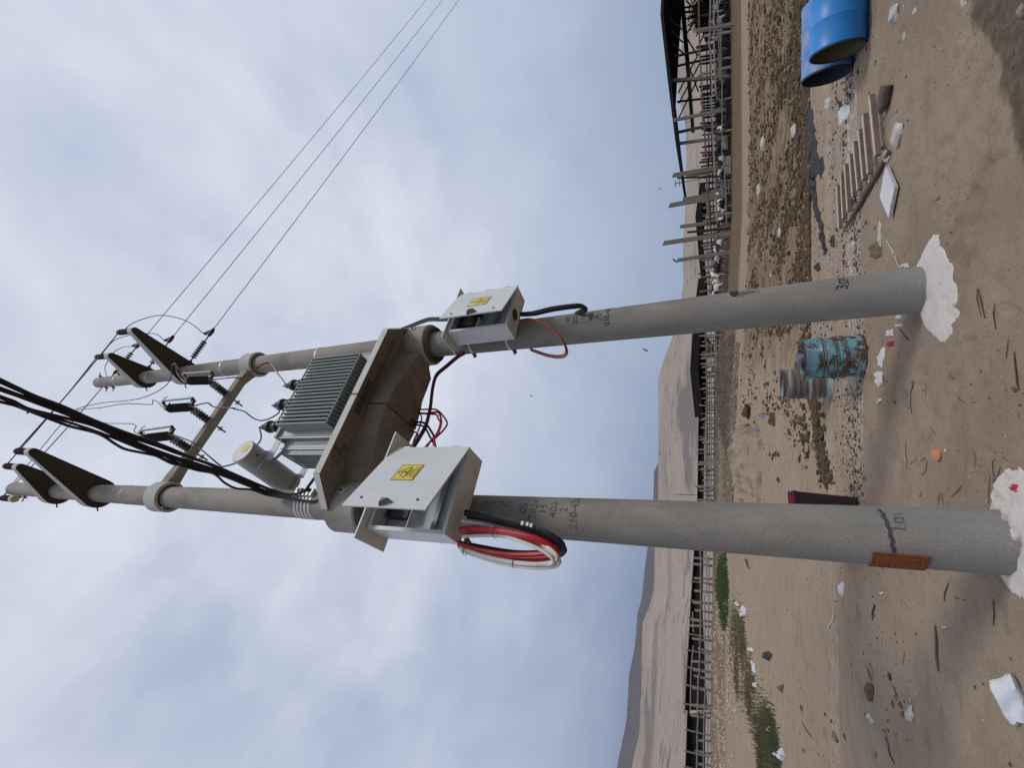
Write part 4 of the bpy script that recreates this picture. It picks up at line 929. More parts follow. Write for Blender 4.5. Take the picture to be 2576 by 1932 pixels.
# twigs and sticks
def stick(c, pts, wpx, lab, m=TWG, name='twig', grp='twigs on the sand', lift=.0):
    P = [G(*c(x, y), .004+lift) for x, y in pts]; d = (P[0]-CAM).dot(FW)/F_PX; r = wpx*d*.36
    for p in P: p.z += r*.8
    rr = [r*(1 if 0 < i < len(P)-1 else .6) for i in range(len(P))]
    o = MB().tube(P, rr, 6).build(name, m, None, True); recentre(o); tag(o, lab, 'stick' if name == 'stick' else 'twig', grp)
E1 = crop(2250, 900, 4.147)
for pts, w_, lab in (
    ([(195, 245), (185, 300), (150, 360), (155, 480), (162, 580)], 2, 'crooked dark twig, bent once, right of the nearer pole top row'), ([(325, 260), (322, 330), (305, 440)], 1.6, 'short straight dark twig beside the crooked one'),
    ([(600, 135), (575, 180), (580, 225), (602, 200)], 1.8, 'tiny curled twig like a letter C'), ([(650, 395), (690, 430), (765, 478)], 1.8, 'slanting twig in the middle of the sand'), ([(810, 468), (840, 466), (862, 455)], 2, 'very short twig beyond the slanting one'),
    ([(365, 715), (425, 800)], 2, 'short diagonal twig alone above the orange brick piece'), ([(110, 890), (110, 1000), (125, 1080), (120, 1150), (160, 1170)], 1.8, 'long thin twig with a hooked end left of the orange brick piece'), ([(150, 1115), (215, 1060)], 2.4, 'short thick twig leaning at the hooked twig'),
    ([(265, 1080), (320, 1045), (345, 1100), (325, 1190), (300, 1222), (265, 1205)], 2, 'twig curved like a reversed C beside the orange brick piece'), ([(830, 985), (862, 1050), (835, 1135)], 2, 'twig bent like an arrow tip in the foreground'),
    ([(1085, 1055), (1040, 1080), (1040, 1180), (1060, 1240), (1100, 1250), (1130, 1180), (1130, 1135)], 2.4, 'loop shaped twig close to the white mound'), ([(735, 1330), (660, 1400), (605, 1455)], 2.6, 'diagonal twig with a thick end near the pole foot'),
    ([(285, 1390), (292, 1430), (270, 1450), (262, 1420)], 1.8, 'tiny hook shaped twig by the nearer pole'), ([(1275, 0), (1290, 130), (1300, 270), (1320, 345)], 3, 'long dark twig in the nearest foreground'), ([(1000, 1220), (1004, 1400), (1008, 1530)], 2.4, 'straight dark twig running under the white mound'),
    ([(490, 1405), (460, 1470), (458, 1545)], 2.2, 'left prong of a small fan of twigs at the pole'), ([(515, 1415), (500, 1470), (522, 1545)], 2.2, 'middle prong of a small fan of twigs at the pole'), ([(560, 1490), (572, 1545)], 2.2, 'right prong of a small fan of twigs at the pole'), ([(1300, 565), (1310, 630)], 3, 'short thick twig in the foreground')):
    stick(E1, pts, w_, lab)
E2 = crop(2000, 1400, 3.118)
WOODR = mat('red_brown_stick', (.17, .085, .06), .85, .25, 14)
stick(E2, [(1120, 540), (1135, 650), (1128, 780), (1142, 910)], 8, 'thick reddish brown stick lying left of the nearer pole', WOODR, 'stick', 'sticks on the sand')
for pts, w_, lab in (([(615, 380), (618, 440), (612, 500)], 6, 'short dark stick near the pole, left side'), ([(60, 1310), (100, 1370), (140, 1430)], 3, 'thin slanting stick far left'), ([(845, 750), (840, 850)], 3, 'small forked dark stick left of the pole'), ([(735, 1450), (750, 1560), (780, 1630)], 5, 'knobbly stick at the left edge'), ([(1210, 210), (1185, 290), (1190, 360)], 4, 'bent dark stick near the pole foot'), ([(1575, 350), (1580, 450), (1565, 545)], 4, 'curved dark root near the white mound'), ([(1255, 325), (1320, 345)], 4, 'short stick beside the bent one')):
    stick(E2, pts, w_, lab, TWG, 'stick', 'sticks on the sand')
stick(E2, [(310, 450), (290, 500), (262, 562)], 5, 'white plastic stick left of the nearer pole', WPL, 'stick', 'sticks on the sand')
E3 = crop(1950, 500, 3.016)
for pts, w_, lab in (([(1550, 680), (1540, 760), (1580, 890)], 3, 'left arm of a V shaped twig in front of the farther pole'), ([(1555, 680), (1580, 800), (1620, 905)], 4, 'right arm of a V shaped twig in front of the farther pole'), ([(1690, 795), (1675, 870), (1690, 990)], 4, 'bow shaped twig in front of the farther pole'),
        ([(1780, 1060), (1775, 1130), (1768, 1215)], 3, 'thin twig beyond the bow shaped one'), ([(1830, 1160), (1845, 1280), (1860, 1455)], 5, 'long dark twig in the right foreground below the farther pole'), ([(960, 990), (995, 1075)], 5, 'short dark stick beside the teal drum'), ([(840, 1340), (858, 1540)], 3, 'long thin stem beside the white litter'), ([(1045, 1385), (1010, 1480), (1020, 1625)], 2.5, 'crooked stem further along the sand')):
    stick(E3, pts, w_, lab)
# scraps of plastic and paper
def scrap(c, pts, m, lab, name='plastic_scrap', cat='litter', grp='scraps of plastic on the ground', h=.03, seed=1):
    P = [G(*c(x, y)) for x, y in pts]; ctr = sum(P, Vector())/len(P); n = len(P); size = max((p-ctr).length for p in P); fr = 1.6/max(size, .02)
    m_ = MB(); V = []; E_ = []; k_ = 8
    for i in range(n):
        for j in range(k_):
            a = P[i].lerp(P[(i+1) % n], j/k_); e = (a-ctr); a = ctr+e*(.92+.22*noise.noise(a*fr*2+Vector((seed, 0, 0)))+.12*noise.noise(a*fr*6+Vector((seed, 3, 0)))); E_.append(a)
    N_ = len(E_); R_ = 7
    for k in range(R_):
        t = 1-k/R_
        for a in E_:
            q = ctr.lerp(a, t); z = abs(noise.noise(q*fr*1.5+Vector((seed, 5, 0))))+.5*abs(noise.noise(q*fr*4+Vector((seed, 7, 0))))
            q.z = gz(q.x, q.y)+.003+(0 if k == 0 else h*(1.1*z+.25)*min(1, (1-t)*4)); V.append(q)
    f = [(k*N_+i, k*N_+(i+1) % N_, (k+1)*N_+(i+1) % N_, (k+1)*N_+i) for k in range(R_-1) for i in range(N_)]+[tuple((R_-1)*N_+i for i in range(N_))]
    m_.add(V, f); o = m_.build(name, m, None, False); o.data.polygons.foreach_set('use_smooth', [True]*len(o.data.polygons)); recentre(o); return tag(o, lab, cat, grp)
S8 = crop(1850, 150, 3.017)
scrap(S8, [(780, 380), (830, 330), (862, 350), (858, 430), (830, 460), (800, 510), (780, 450)], WPL, 'white crumpled bag with a black spot, between drums and slatted rack', seed=2)
scrap(S8, [(785, 310), (805, 308), (818, 350), (800, 372)], DPL, 'small black scrap on the white crumpled bag', seed=3)
scrap(S8, [(690, 290), (725, 270), (730, 310), (690, 400), (676, 370)], STW, 'pale scrap near the second blue drum', seed=4)
scrap(S8, [(505, 1330), (530, 1325), (530, 1370), (505, 1375)], mat('red_rag', (.45, .11, .07), .8, .2, 20), 'small red rag at the edge of the rubble', 'rag', 'rag', 'red rags', seed=5)
scrap(S8, [(480, 1480), (530, 1410), (540, 1430), (500, 1490)], mat('red_rag', (.45, .11, .07)), 'larger red rag nearer the farther pole', 'rag', 'rag', 'red rags', seed=6)
scrap(E3, [(720, 350), (780, 320), (830, 360), (825, 440), (760, 460), (720, 420)], mat('olive_cardboard', (.13, .10, .05), .9, .3, 12), 'olive brown flattened cardboard beside the farther pole', 'cardboard_scrap', 'cardboard', seed=7, h=.05)
stick(E3, [(855, 310), (890, 390), (940, 520)], 5, 'pale round stick running under the farther pole', STW, 'stick', 'sticks on the sand')
scrap(E3, [(800, 170), (815, 175), (815, 370), (800, 365)], STW, 'string of white crumbs beside the cardboard', seed=8)
scrap(E3, [(985, 490), (1020, 480), (1030, 520), (985, 525)], WPL, 'crushed clear bottle against the foot of the farther pole', 'crushed_bottle', 'bottle', seed=9, h=.06)
scrap(E3, [(860, 1000), (910, 985), (915, 1040), (865, 1050)], WPL, 'white scrap with a red dot beyond the white patch', seed=10)
scrap(E3, [(870, 1080), (915, 1080), (910, 1115), (872, 1120)], mat('dark_red_bit', (.3, .01, .02), .6, .1, 10), 'dark red bottle cap among white litter', seed=11)
scrap(E3, [(785, 1190), (830, 1120), (850, 1140), (830, 1290), (795, 1270)], WPL, 'long white litter piece in front of the teal drum', seed=12)
scrap(E3, [(770, 1310), (830, 1300), (830, 1400), (790, 1440), (765, 1390)], WPL, 'second white litter piece left of the first', seed=13)
scrap(E3, [(940, 880), (965, 880), (965, 915), (945, 915)], WPL, 'white chip near the foot of the farther pole', seed=14)
scrap(E3, [(935, 950), (980, 945), (980, 975), (935, 970)], WPL, 'white chip further from the farther pole', seed=15)
scrap(E3, [(775, 1540), (825, 1510), (828, 1530), (785, 1560)], WPL, 'thin white shard in the open sand', seed=16)
S7 = crop(2000, 1400, 3.118)
scrap(S7, [(335, 220), (385, 190), (390, 250), (370, 320), (345, 290)], WPL, 'white and dark crumpled wrapper left of the rust red plate', seed=17)
scrap(S7, [(660, 285), (690, 275), (685, 300), (665, 300)], WPL, 'small white scrap left of the nearer pole', seed=18)
scrap(S7, [(575, 1240), (600, 1230), (645, 1310), (620, 1320)], STW, 'whitish sheet near the small dark stone', seed=19)
scrap(S7, [(880, 1200), (900, 1160), (925, 1240), (910, 1300), (872, 1290)], STW, 'pale flat scrap in the left foreground', seed=20)
scrap(S7, [(1180, 560), (1215, 550), (1210, 565), (1190, 572)], WPL, 'tiny white flake right of the thick stick', seed=21)
SL = crop(1740, 1350, 2.85)
for i, q in enumerate(([(320, 470), (335, 460), (345, 510), (325, 500)], [(335, 520), (375, 485), (390, 520), (385, 560), (350, 595)], [(410, 800), (435, 795), (440, 830), (420, 830)], [(430, 880), (445, 890), (465, 980), (445, 1010), (432, 940)], [(450, 1050), (470, 1050), (472, 1085), (455, 1080)], [(558, 1370), (575, 1360), (585, 1410), (565, 1410)], [(605, 1570), (650, 1510), (668, 1570), (650, 1615)])):
    scrap(SL, q, WPL, ('thin white plastic tongue at the far end of the weed bank', 'large white plastic bag at the far end of the weed bank', 'small white scrap on the weed bank edge, third from far', 'long white scrap along the weed bank edge', 'white scrap halfway along the weed bank', 'little white scrap near the dark opening of the bank', 'white plastic bag at the left picture edge on the weed bank')[i], seed=30+i, h=.12)
scrap(SL, [(525, 830), (560, 820), (585, 850), (560, 895), (530, 880)], DPL, 'crumpled dark purple bag alone on the left sand', seed=38, h=.14)
scrap(SL, [(620, 1080), (665, 1055), (655, 1125), (640, 1115)], BRK, 'dark red scrap on the left sand', seed=39, h=.08)
scrap(SL, [(375, 160), (395, 155), (420, 240), (405, 235)], DPL, 'dark strip of rubber just left of the nearer pole', seed=40)
for i, q in enumerate(([(365, 300), (400, 295), (420, 340), (390, 330)], [(325, 415), (360, 405), (378, 450), (345, 440)])):
    scrap(crop(1800, 950, 3.3175), q, mat('blue_grey_film', (.13, .13, .19), .5, .3, 10), ('blue grey film beside the far clod', 'dark blue film beside the second far clod')[i], seed=45+i, h=.1)
scrap(crop(1800, 950, 3.3175), [(705, 735), (775, 735), (770, 750), (720, 765)], mat('blue_grey_film', (.13, .13, .19)), 'grey flattened film on open sand', seed=48)
# black plastic sheet strip
pth = [(572, 370, 40), (578, 470, 60), (585, 560, 62), (598, 660, 62), (610, 740, 50), (612, 830, 62), (600, 900, 40), (612, 980, 20), (622, 1080, 22), (635, 1160, 42), (655, 1240, 40), (668, 1320, 20), (680, 1400, 20), (686, 1480, 8)]
V = []; m_ = MB(); cols_ = 7
for i in range(len(pth)*3-2):
    a = pth[i//3]; c_ = pth[min(i//3+1, len(pth)-1)]; t = (i % 3)/3; x, y, wd = [a[k]+(c_[k]-a[k])*t for k in range(3)]
    for j in range(cols_):
        u_ = j/(cols_-1)-.5; p = G(*S8(x+u_*wd*.75*(1+.35*math.sin(i*1.7)+.2*math.sin(i*4.1)), y)); p.z += .006+.09*abs(noise.noise(Vector((p.x*5, p.y*14, 3))))*(1-4*u_*u_)+.02*(1-4*u_*u_); V.append(p)
nr = len(pth)*3-2
m_.add(V, [(i*cols_+j, i*cols_+j+1, (i+1)*cols_+j+1, (i+1)*cols_+j) for i in range(nr-1) for j in range(cols_-1)])
o = m_.build('plastic_sheet', DPL, None, False); recentre(o); tag(o, 'long crumpled strip of black plastic along the edge of the rubble', 'plastic sheet')
scrap(S8, [(640, 740), (665, 720), (680, 820), (655, 905), (635, 870)], DPL, 'second piece of black plastic beside the long strip', seed=50, h=.05)
scrap(S8, [(615, 1550), (640, 1535), (655, 1590), (630, 1610)], DPL, 'small black plastic piece close to the farther pole', seed=51, h=.05)
scrap(S8, [(720, 1330), (745, 1330), (755, 1420), (730, 1430)], DPL, 'thin black plastic piece on the ashy strip', seed=52, h=.04)

# white tile
P = [gp(*crop(1980, 50, 2.91)(x, y)) for x, y in ((760, 1062), (828, 1218), (782, 1442), (716, 1290))]
for p in P: p.z += .012
o = MB().prism(P, Vector((0, 0, .035))).build('white_slab', mat('scuffed_white_slab', (.52, .49, .50), .7, .1, 6, spots=[((.32, .25, .26), 9, .55, .75)]), None, False, .004); recentre(o)
tag(o, 'white scuffed rectangular slab lying flat beside the slatted rack', 'slab')

# slatted rack
CR = crop(1980, 50, 2.91)
RK = thing('slatted_rack', 'weathered wooden rack of eight parallel slats on a beam', 'wooden rack', gp(*CR(600, 1150)))
WS = mat('rack_wood', (.17, .115, .09), .85, .22, 9, bump=.25, spots=[((.10, .07, .055), 16, .55, .7)]); WSL = mat('pale_slat_edge', (.42, .36, .27), .85, .15, 12)
for (x0, y0, x1, y1) in ((685, 535, 742, 975), (632, 675, 682, 1110), (598, 790, 640, 1155), (556, 882, 600, 1232), (525, 973, 558, 1283), (488, 1048, 518, 1392), (455, 1118, 480, 1445), (425, 1203, 448, 1515)):
    wpx = 34*(1-(742-x1)/900)
    A, B_ = gp(*CR(x0, y0)), gp(*CR(x1, y1)); A.z += .075; B_.z += .085
    d = (B_-A).normalized(); sd_ = d.cross(Vector((0, 0, 1))).normalized(); mpx = (A-CAM).dot(FW)/F_PX
    if sd_.y < 0: sd_ = -sd_
    L2 = (B_-A)/2; hw = wpx/2.91*mpx/2
    MB().obox((A+B_)/2, L2, -sd_*.022, Vector((0, 0, hw*.95))).build('slat', WS, RK, False, .003)
    MB().obox((A+B_)/2+Vector((0, 0, hw*.95+.004)), L2*.99, -sd_*.021, Vector((0, 0, .0035))).build('slat_edge', WSL, RK)
P = [gp(*CR(x, y)) for x, y in ((450, 1515), (520, 1400), (600, 1260), (690, 1110), (770, 960))]
for p in P: p.z += .03
MB().tube(P, [.018, .026, .03, .028, .02], 8).build('beam', WOODD, RK, True)
P = [gp(*CR(x, y)) for x, y in ((770, 470), (755, 560), (735, 640), (728, 680))]
for p in P: p.z += .05
o = MB().tube(P, [.05, .06, .04, .015], 10).build('log', mat('grey_bark', (.11, .09, .07), .9, .25, 12, bump=.4), None, True); recentre(o); tag(o, 'short dark log lying beyond the end of the slatted rack', 'log')

# ------------------------------------------------------------------ drums
BLU = mat('blue_plastic_drum', (.02, .20, .52), .42, .10, 4, spots=[((.03, .09, .16), 5, .62, .8), ((.30, .27, .22), 22, .70, .78)])
BLU2 = mat('faded_blue_drum', (.09, .22, .48), .5, .14, 4, spots=[((.30, .30, .33), 7, .52, .75)])
INN = mat('drum_inside', (.10, .075, .035), .8, .3, 5)
INN2 = mat('drum_inside_dark', (.02, .025, .04), .8, .3, 5)
def drum(c, ax, r, L_, m, mi, lab, closed=True):
    c = Vector(c); ax = ax.normalized(); root = thing('blue_drum', lab, 'drum', c-Vector((0, 0, r)), 'blue plastic drums lying on their sides')
    b = MB(); prof = [(0, r-.012), (.004, r-.002), (.02, r+.004), (.035, r), (.29, r), (.305, r+.008), (.32, r), (.56, r), (.575, r+.008), (.59, r), (L_-.02, r), (L_, r-.02), (L_, 0.01)]
    b.lathe(c, c+ax, prof, 56, False); b.build('body', m, root, True)
    b = MB(); b.lathe(c, c+ax, [(.004, r-.012), (.03, r-.014), (L_-.05, r-.02), (L_-.04, .01)], 48, False).build('inside', mi, root, True)
    b = MB(); b.lathe(c-ax*.006, c+ax, [(0, r-.014), (-.006, r-.006), (0, r+.004), (.016, r+.005), (.016, r-.014)], 56, False).build('rim', mi if False else DPL, root, True)
p = gp(2182, 104); ax1 = Vector((.975, -.20, 0)); q = atz(2112, 128, .28); q.y = max(q.y, 6.62); q.x = q.y*ray(2112, 128).x/ray(2112, 128).y; q.z = .275
drum(q, ax1, .28, .88, BLU, INN, 'bright blue drum lying in front, its open end facing left')
r2_ = ray(2100, 186); q2 = Vector((7.20*r2_.x/r2_.y, 7.20, .275))
drum(q2, Vector((.97, -.17, 0)), .278, .88, BLU2, INN2, 'faded blue drum lying behind the bright blue one')
RT1 = mat('rusty_teal_paint', (.15, .33, .38), .65, .15, 4, spots=[((.33, .54, .66), 2.4, .58, .66), ((.11, .055, .035), 2.6, .50, .56, (.7, .7, 1.6), 1), ((.055, .028, .02), 7, .535, .565, (1, 1, 1), 1), ((.05, .03, .025), 22, .58, .61, (1, 1, 1), 1)])
RT2 = mat('brown_teal_paint', (.30, .40, .42), .65, .12, 4, spots=[((.13, .10, .085), 3.2, .40, .52, (.3, .3, 2.6)), ((.20, .10, .06), 9, .60, .68)])
RST = mat('rusted_rim', (.10, .045, .03), .8, .3, 20)
def steel_drum(base, r, H, m, lab, ribs, tilt=Vector((0, 0, 1)), lid=True, grp='rusty teal steel drums'):
    root = thing('steel_drum', lab, 'drum', base, grp); base = Vector(base); up = tilt.normalized()
    prof = [(0, .02), (0, r), (.015, r+.006), (.03, r)]
    rb = .011 if len(ribs) < 4 else .006
    for t in ribs: prof += [(t*H-.02, r), (t*H-.008, r+rb), (t*H+.008, r+rb), (t*H+.02, r)]
    prof += [(H-.03, r), (H-.012, r+.007), (H, r+.004), (H, r-.01), (H-.03, r-.012), (.05, r-.012)]
    MB().lathe(base-up*.01, base+up, prof, 48, False).build('body', m, root, True)
    MB().lathe(base-up*.01, base+up, [(H+.000, r-.008), (H+.008, r-.004), (H+.008, r+.006), (H-.010, r+.009)], 48, False).build('rim', RST, root, True)
    if len(ribs) < 4:
        for t in ribs+(.03,): MB().lathe(base+up*(t*H-.009), base+up*2, [(0, r+rb-.002), (.002, r+rb+.0015), (.016, r+rb+.0015), (.018, r+rb-.002)], 48, False).build('rusty_hoop', RST, root, True)
    return root
p = gp(2166, 895); p.z -= .01
d1 = steel_drum(p, .262, .66, RT1, 'teal blue steel drum covered in rust patches, the nearer one', (.33, .48, .68), Vector((-.03, .0, 1)))
mp_ = (p-CAM).dot(FW)/F_PX
o = lump(p+Vector((-.05, .14, .60)), .11, .09, .09, 5, .3).build('rag', mat('grey_violet_rag', (.14, .12, .15), .9, .2, 12), None, True); recentre(o); tag(o, 'grey violet rag bulging over the rim of the nearer teal drum', 'rag')
p = gp(2088, 964); 
steel_drum(p, .235, .66, RT2, 'smaller faded teal drum with brown rings, behind the rusty one', (.3, .42, .55, .68, .80))
# ribbed dark bin behind the nearer pole
p = gp(2162, 1300); fwd = Vector((p.x, p.y, 0)).normalized(); rgt = Vector((fwd.y, -fwd.x, 0))
rc = gp(2158, 1250); c_ = rc-rgt*.30+fwd*.22
BN = thing('plastic_bin', 'dark maroon ribbed bin with a red inside, mostly hidden by the nearer pole', 'bin', c_)
MRN = mat('maroon_plastic', (.045, .02, .024), .5, .25, 10); RED = mat('pink_red_plastic', (.50, .03, .09), .5, .1, 8)
def quadbox(c, hw, hd, z0, z1, tp):
    P = []
    for z, k in ((z0, 1), (z1, tp)):
        for i, j in ((-1, -1), (1, -1), (1, 1), (-1, 1)): P.append(c+rgt*i*hw*k+fwd*j*hd*k+Vector((0, 0, z)))
    return P
Hn_ = .73
P = quadbox(c_, .29, .22, 0, Hn_, 1.12); Q = quadbox(c_, .27, .20, .02, Hn_+.0, 1.14)
b = MB(); b.add(P+Q, [(3, 2, 1, 0), (0, 1, 5, 4), (1, 2, 6, 5), (2, 3, 7, 6), (3, 0, 4, 7), (4, 5, 13, 12), (5, 6, 14, 13), (6, 7, 15, 14), (7, 4, 12, 15)]); b.build('body', MRN, BN)
Q2 = quadbox(c_+Vector((0, 0, .004)), .268, .198, .02, Hn_-.004, 1.14); b = MB(); b.add(Q2, [(0, 1, 2, 3), (0, 4, 5, 1), (1, 5, 6, 2), (2, 6, 7, 3), (3, 7, 4, 0)]); b.build('lining', RED, BN)
P = quadbox(c_-fwd*.02, .33, .25, Hn_-.03, Hn_+.012, 1.0); Q = quadbox(c_-fwd*.02, .315, .235, Hn_-.03, Hn_+.012, 1.0)
b = MB(); b.add(P+Q, [(0, 1, 5, 4), (1, 2, 6, 5), (2, 3, 7, 6), (3, 0, 4, 7), (4, 5, 13, 12), (5, 6, 14, 13), (6, 7, 15, 14), (7, 4, 12, 15), (0, 8, 9, 1), (1, 9, 10, 2), (2, 10, 11, 3), (3, 11, 8, 0)]); b.build('rim', MRN, BN)
for i in range(5):
    t = -.8+.4*i; MB().obox(c_+rgt*t*.29-fwd*.237+Vector((0, 0, .38)), rgt*.008, fwd*.006, Vector((0, 0, .36))-fwd*.012).build('rib', MRN, BN)

# ------------------------------------------------------------------ white lime patch and mound at the pole feet
LIME = mat('white_lime', (.51, .465, .435), .9, .05, 3, bump=.5, bscale=22, spots=[((.34, .285, .24), 4, .58, .66, (1, 1, 1), 1), ((.47, .42, .385), 2, .5, .8), ((.24, .19, .15), 18, .62, .66, (1, 1, 1), 1)])
def patch(pts, hgt, m, name, lab, seed, centre=None, jag=.012, rings=8, lumpy=.01):
    P = [gp(*p) for p in pts]; ctr = centre or sum(P, Vector())/len(P); E_ = []
    for i in range(len(P)):
        a, c = P[i], P[(i+1) % len(P)]; k = max(2, int((c-a).length/.02))
        for j in range(k):
            q = a.lerp(c, j/k); q += (q-ctr).normalized()*jag*(noise.noise(q*5+Vector((seed, 0, 0)))*1.6+noise.noise(q*24)*.9+abs(noise.noise(q*110))*1.6); E_.append(q)
    n = len(E_); V = []; m_ = MB()
    for k in range(rings+1):
        t = 1-k/rings
        for q in E_:
            v = ctr.lerp(q, t); hh = hgt*(1-t**3)+lumpy*noise.noise(v*6+Vector((seed, 0, 0)))*(1-t**4)+.3*lumpy*noise.noise(v*22)
            v.z = gz(v.x, v.y)+.004+max(0, hh)+(0 if k else -.02); V.append(v)
    m_.add(V, [(k*n+i, k*n+(i+1) % n, (k+1)*n+(i+1) % n, (k+1)*n+i) for k in range(rings) for i in range(n)])
    o = m_.build(name, m, None, True); recentre(o); tag(o, lab, 'lime heap'); return o
patch([E3(x, y) for x, y in ((1050, 540), (1110, 400), (1150, 290), (1190, 245), (1235, 255), (1255, 312), (1300, 350), (1322, 430), (1355, 520), (1358, 600), (1392, 660), (1396, 780), (1372, 840), (1386, 880), (1350, 960), (1362, 1060), (1325, 1108), (1270, 1120), (1200, 1072), (1140, 1000), (1100, 900), (1040, 800), (1020, 650))], .010, LIME, 'lime_patch', 'flat white lime patch with a ragged edge at the foot of the farther pole', 3)
E5 = crop(2100, 1050, 3.317)
patch([E5(x, y) for x, y in ((1500, 380), (1440, 400), (1380, 480), (1325, 620), (1300, 760), (1290, 900), (1290, 1100), (1325, 1290), (1380, 1380), (1450, 1470), (1560, 1535))]+[(2700, 1540), (2760, 1350), (2700, 1200), (2600, 1172)], .02, LIME, 'lime_mound', 'white lumpy lime mound around the foot of the nearer pole', 5, centre=gp(2590, 1350), lumpy=.05)
for i, (x, y, w_, hz_) in enumerate(((1520, 800, 60, .8), (1560, 1000, 52, .9), (1470, 1180, 40, .6), (1530, 600, 46, .7))):
    pp = gp(*E5(x, y)); d = (pp-CAM).dot(FW)/F_PX
    o = lump(pp, w_*d*.55, w_*d*.45, w_*d*.4, 200+i, .3).build('lime_lump', LIME, None, True); recentre(o)
    tag(o, ('white lime lump leaning on the foot of the nearer pole', 'largest lime lump in front of the nearer pole', 'small lime lump left of the nearer pole foot', 'lime lump at the right of the mound by the nearer pole')[i], 'lime lump', 'lime lumps on the mound')
o = scrap(E5, [(1555, 560), (1590, 555), (1600, 640), (1565, 625)], RED, 'pink plastic corner showing at the edge of the lime mound', seed=70, h=.05)
pp = gp(*E2(1735, 1120)); d = (pp-CAM).dot(FW)/F_PX
o = lump(pp, 58*d, 42*d, 34*d, 311, .28, sink=.2).build('white_sack', mat('white_sack_cloth', (.58, .60, .64), .8, .05, 5, bump=.5, bscale=9), None, True); recentre(o); tag(o, 'crumpled white sack in the left foreground corner', 'sack')

# ------------------------------------------------------------------ uncountable: clods, crumbs, straw
def scatter(name, n, fn, m, lab, sizes, seed, flat=.7):
    random.seed(seed); mb = MB(); c = 0; vs, fs = ico()[0]
    Vv = []; Ff = []
    while c < n:
        r_ = fn()
        if r_ is None: continue
        x, y = r_; s = random.choice(sizes)*(.6+random.random()*.9); z = gz(x, y)+s*.15; a = random.random()*6.28; ca, sa = math.cos(a), math.sin(a); o = len(Vv)
        kx, ky, kz = .7+random.random()*.7, .6+random.random()*.5, flat*(.6+random.random()*.6); j = random.random()*50
        for v in vs[:12] if False else vs:
            q = 1+.35*noise.noise(v*1.6+Vector((j, 0, 0))); X_, Y_, Z_ = v.x*s*kx*q, v.y*s*ky*q, v.z*s*kz*q
            Vv.append((x+X_*ca-Y_*sa, y+X_*sa+Y_*ca, z+Z_))
        Ff += [tuple(i+o for i in f) for f in fs]; c += 1
    me = bpy.data.meshes.new(name); me.from_pydata(Vv, [], Ff); me.materials.append(m)
    ob = bpy.data.objects.new(name, me); COL.objects.link(ob); return tag(ob, lab, 'ground litter', None, 'stuff')
def f_rub():
    y = 10.0+15*random.random()**1.6; x = random.uniform(-.14, .86)*y+random.uniform(-.3, .3)
    d = noise.noise(Vector((x*.9, y*.32, 1)))+.5*noise.noise(Vector((x*2.3, y*.9, 4)))
    if random.random() > .42+1.4*d: return None
    if x < .12*y-.6 and random.random() > .3: return None
    return x, y
ICO = None; _b = bmesh.new(); bmesh.ops.create_icosphere(_b, subdivisions=1, radius=1)
OCT = ([Vector(v) for v in ((1, 0, 0), (-1, 0, 0), (0, 1, 0), (0, -1, 0), (0, 0, 1), (.3, .2, -1), (.7, .7, .1), (-.7, .6, .2), (-.6, -.7, .1), (.7, -.6, .1))], None)
_b.free(); ico()
scatter('clods', 14000, f_rub, CLD, 'dark clods and crumbs strewn over the brown rubble band', (.008, .012, .012, .018, .025, .035, .06), 1)
scatter('brown_clods', 1500, f_rub, mat('ochre_clod', (.14, .092, .045), .95, .35, 12), 'ochre brown clods mixed into the rubble band', (.02, .03, .05), 9)
scatter('pale_crumbs', 1500, f_rub, mat('tan_crumb', (.27, .21, .15), .95, .25, 20), 'pale crumbs among the dark clods of the rubble', (.012, .018, .03), 2)
def f_edge():
    y = 10.0+random.random()**2*1.6; x = random.uniform(.10, .80)*y; return x, y
scatter('edge_clods', 2200, f_edge, CLD, 'dark clods heaped along the sharp near edge of the rubble', (.015, .03, .04), 3)
def f_strip():
    y = random.gauss(7.45, .25) if random.random() < .6 else random.uniform(7.0, 9.7); x = random.uniform(-.25, .8)*y
    if random.random() > .5+1.4*noise.noise(Vector((x*.8, y*3, 1))): return None
    return x, y
scatter('ash_crumbs', 3000, f_strip, mat('ash_crumb', (.38, .335, .295), .95, .2, 20), 'whitish ash and straw crumbs on the litter strip', (.005, .008, .012), 4, .4)
scatter('strip_crumbs', 2200, f_strip, mat('burnt_crumb', (.07, .04, .032), .95, .3, 20), 'dark burnt crumbs on the litter strip', (.008, .012, .02), 5, .5)
def f_sand():
    y = 2.8+random.random()**1.3*22; x = random.uniform(-1.0, .9)*y
    if random.random() > .35+1.6*noise.noise(Vector((x*.5, y*.5, 8))): return None
    return x, y
scatter('sand_crumbs', 3200, f_sand, mat('brown_crumb', (.095, .066, .05), .95, .3, 20), 'scattered small dark crumbs on the open sand', (.004, .006, .009, .014), 6, .6)
scatter('sand_pebbles', 900, f_sand, mat('pale_pebble', (.36, .31, .26), .95, .2, 20), 'scattered pale pebbles on the open sand', (.004, .007, .010), 7, .6)
def f_row():
    t = random.random(); x = -.35-t*1.35+random.gauss(0, .05); y = 9.75-t*.9+random.gauss(0, .18); return x, y
scatter('row_crumbs', 500, f_row, CLD, 'brown crumbs in the row of clods between the drums and the bin', (.02, .03, .045), 8)

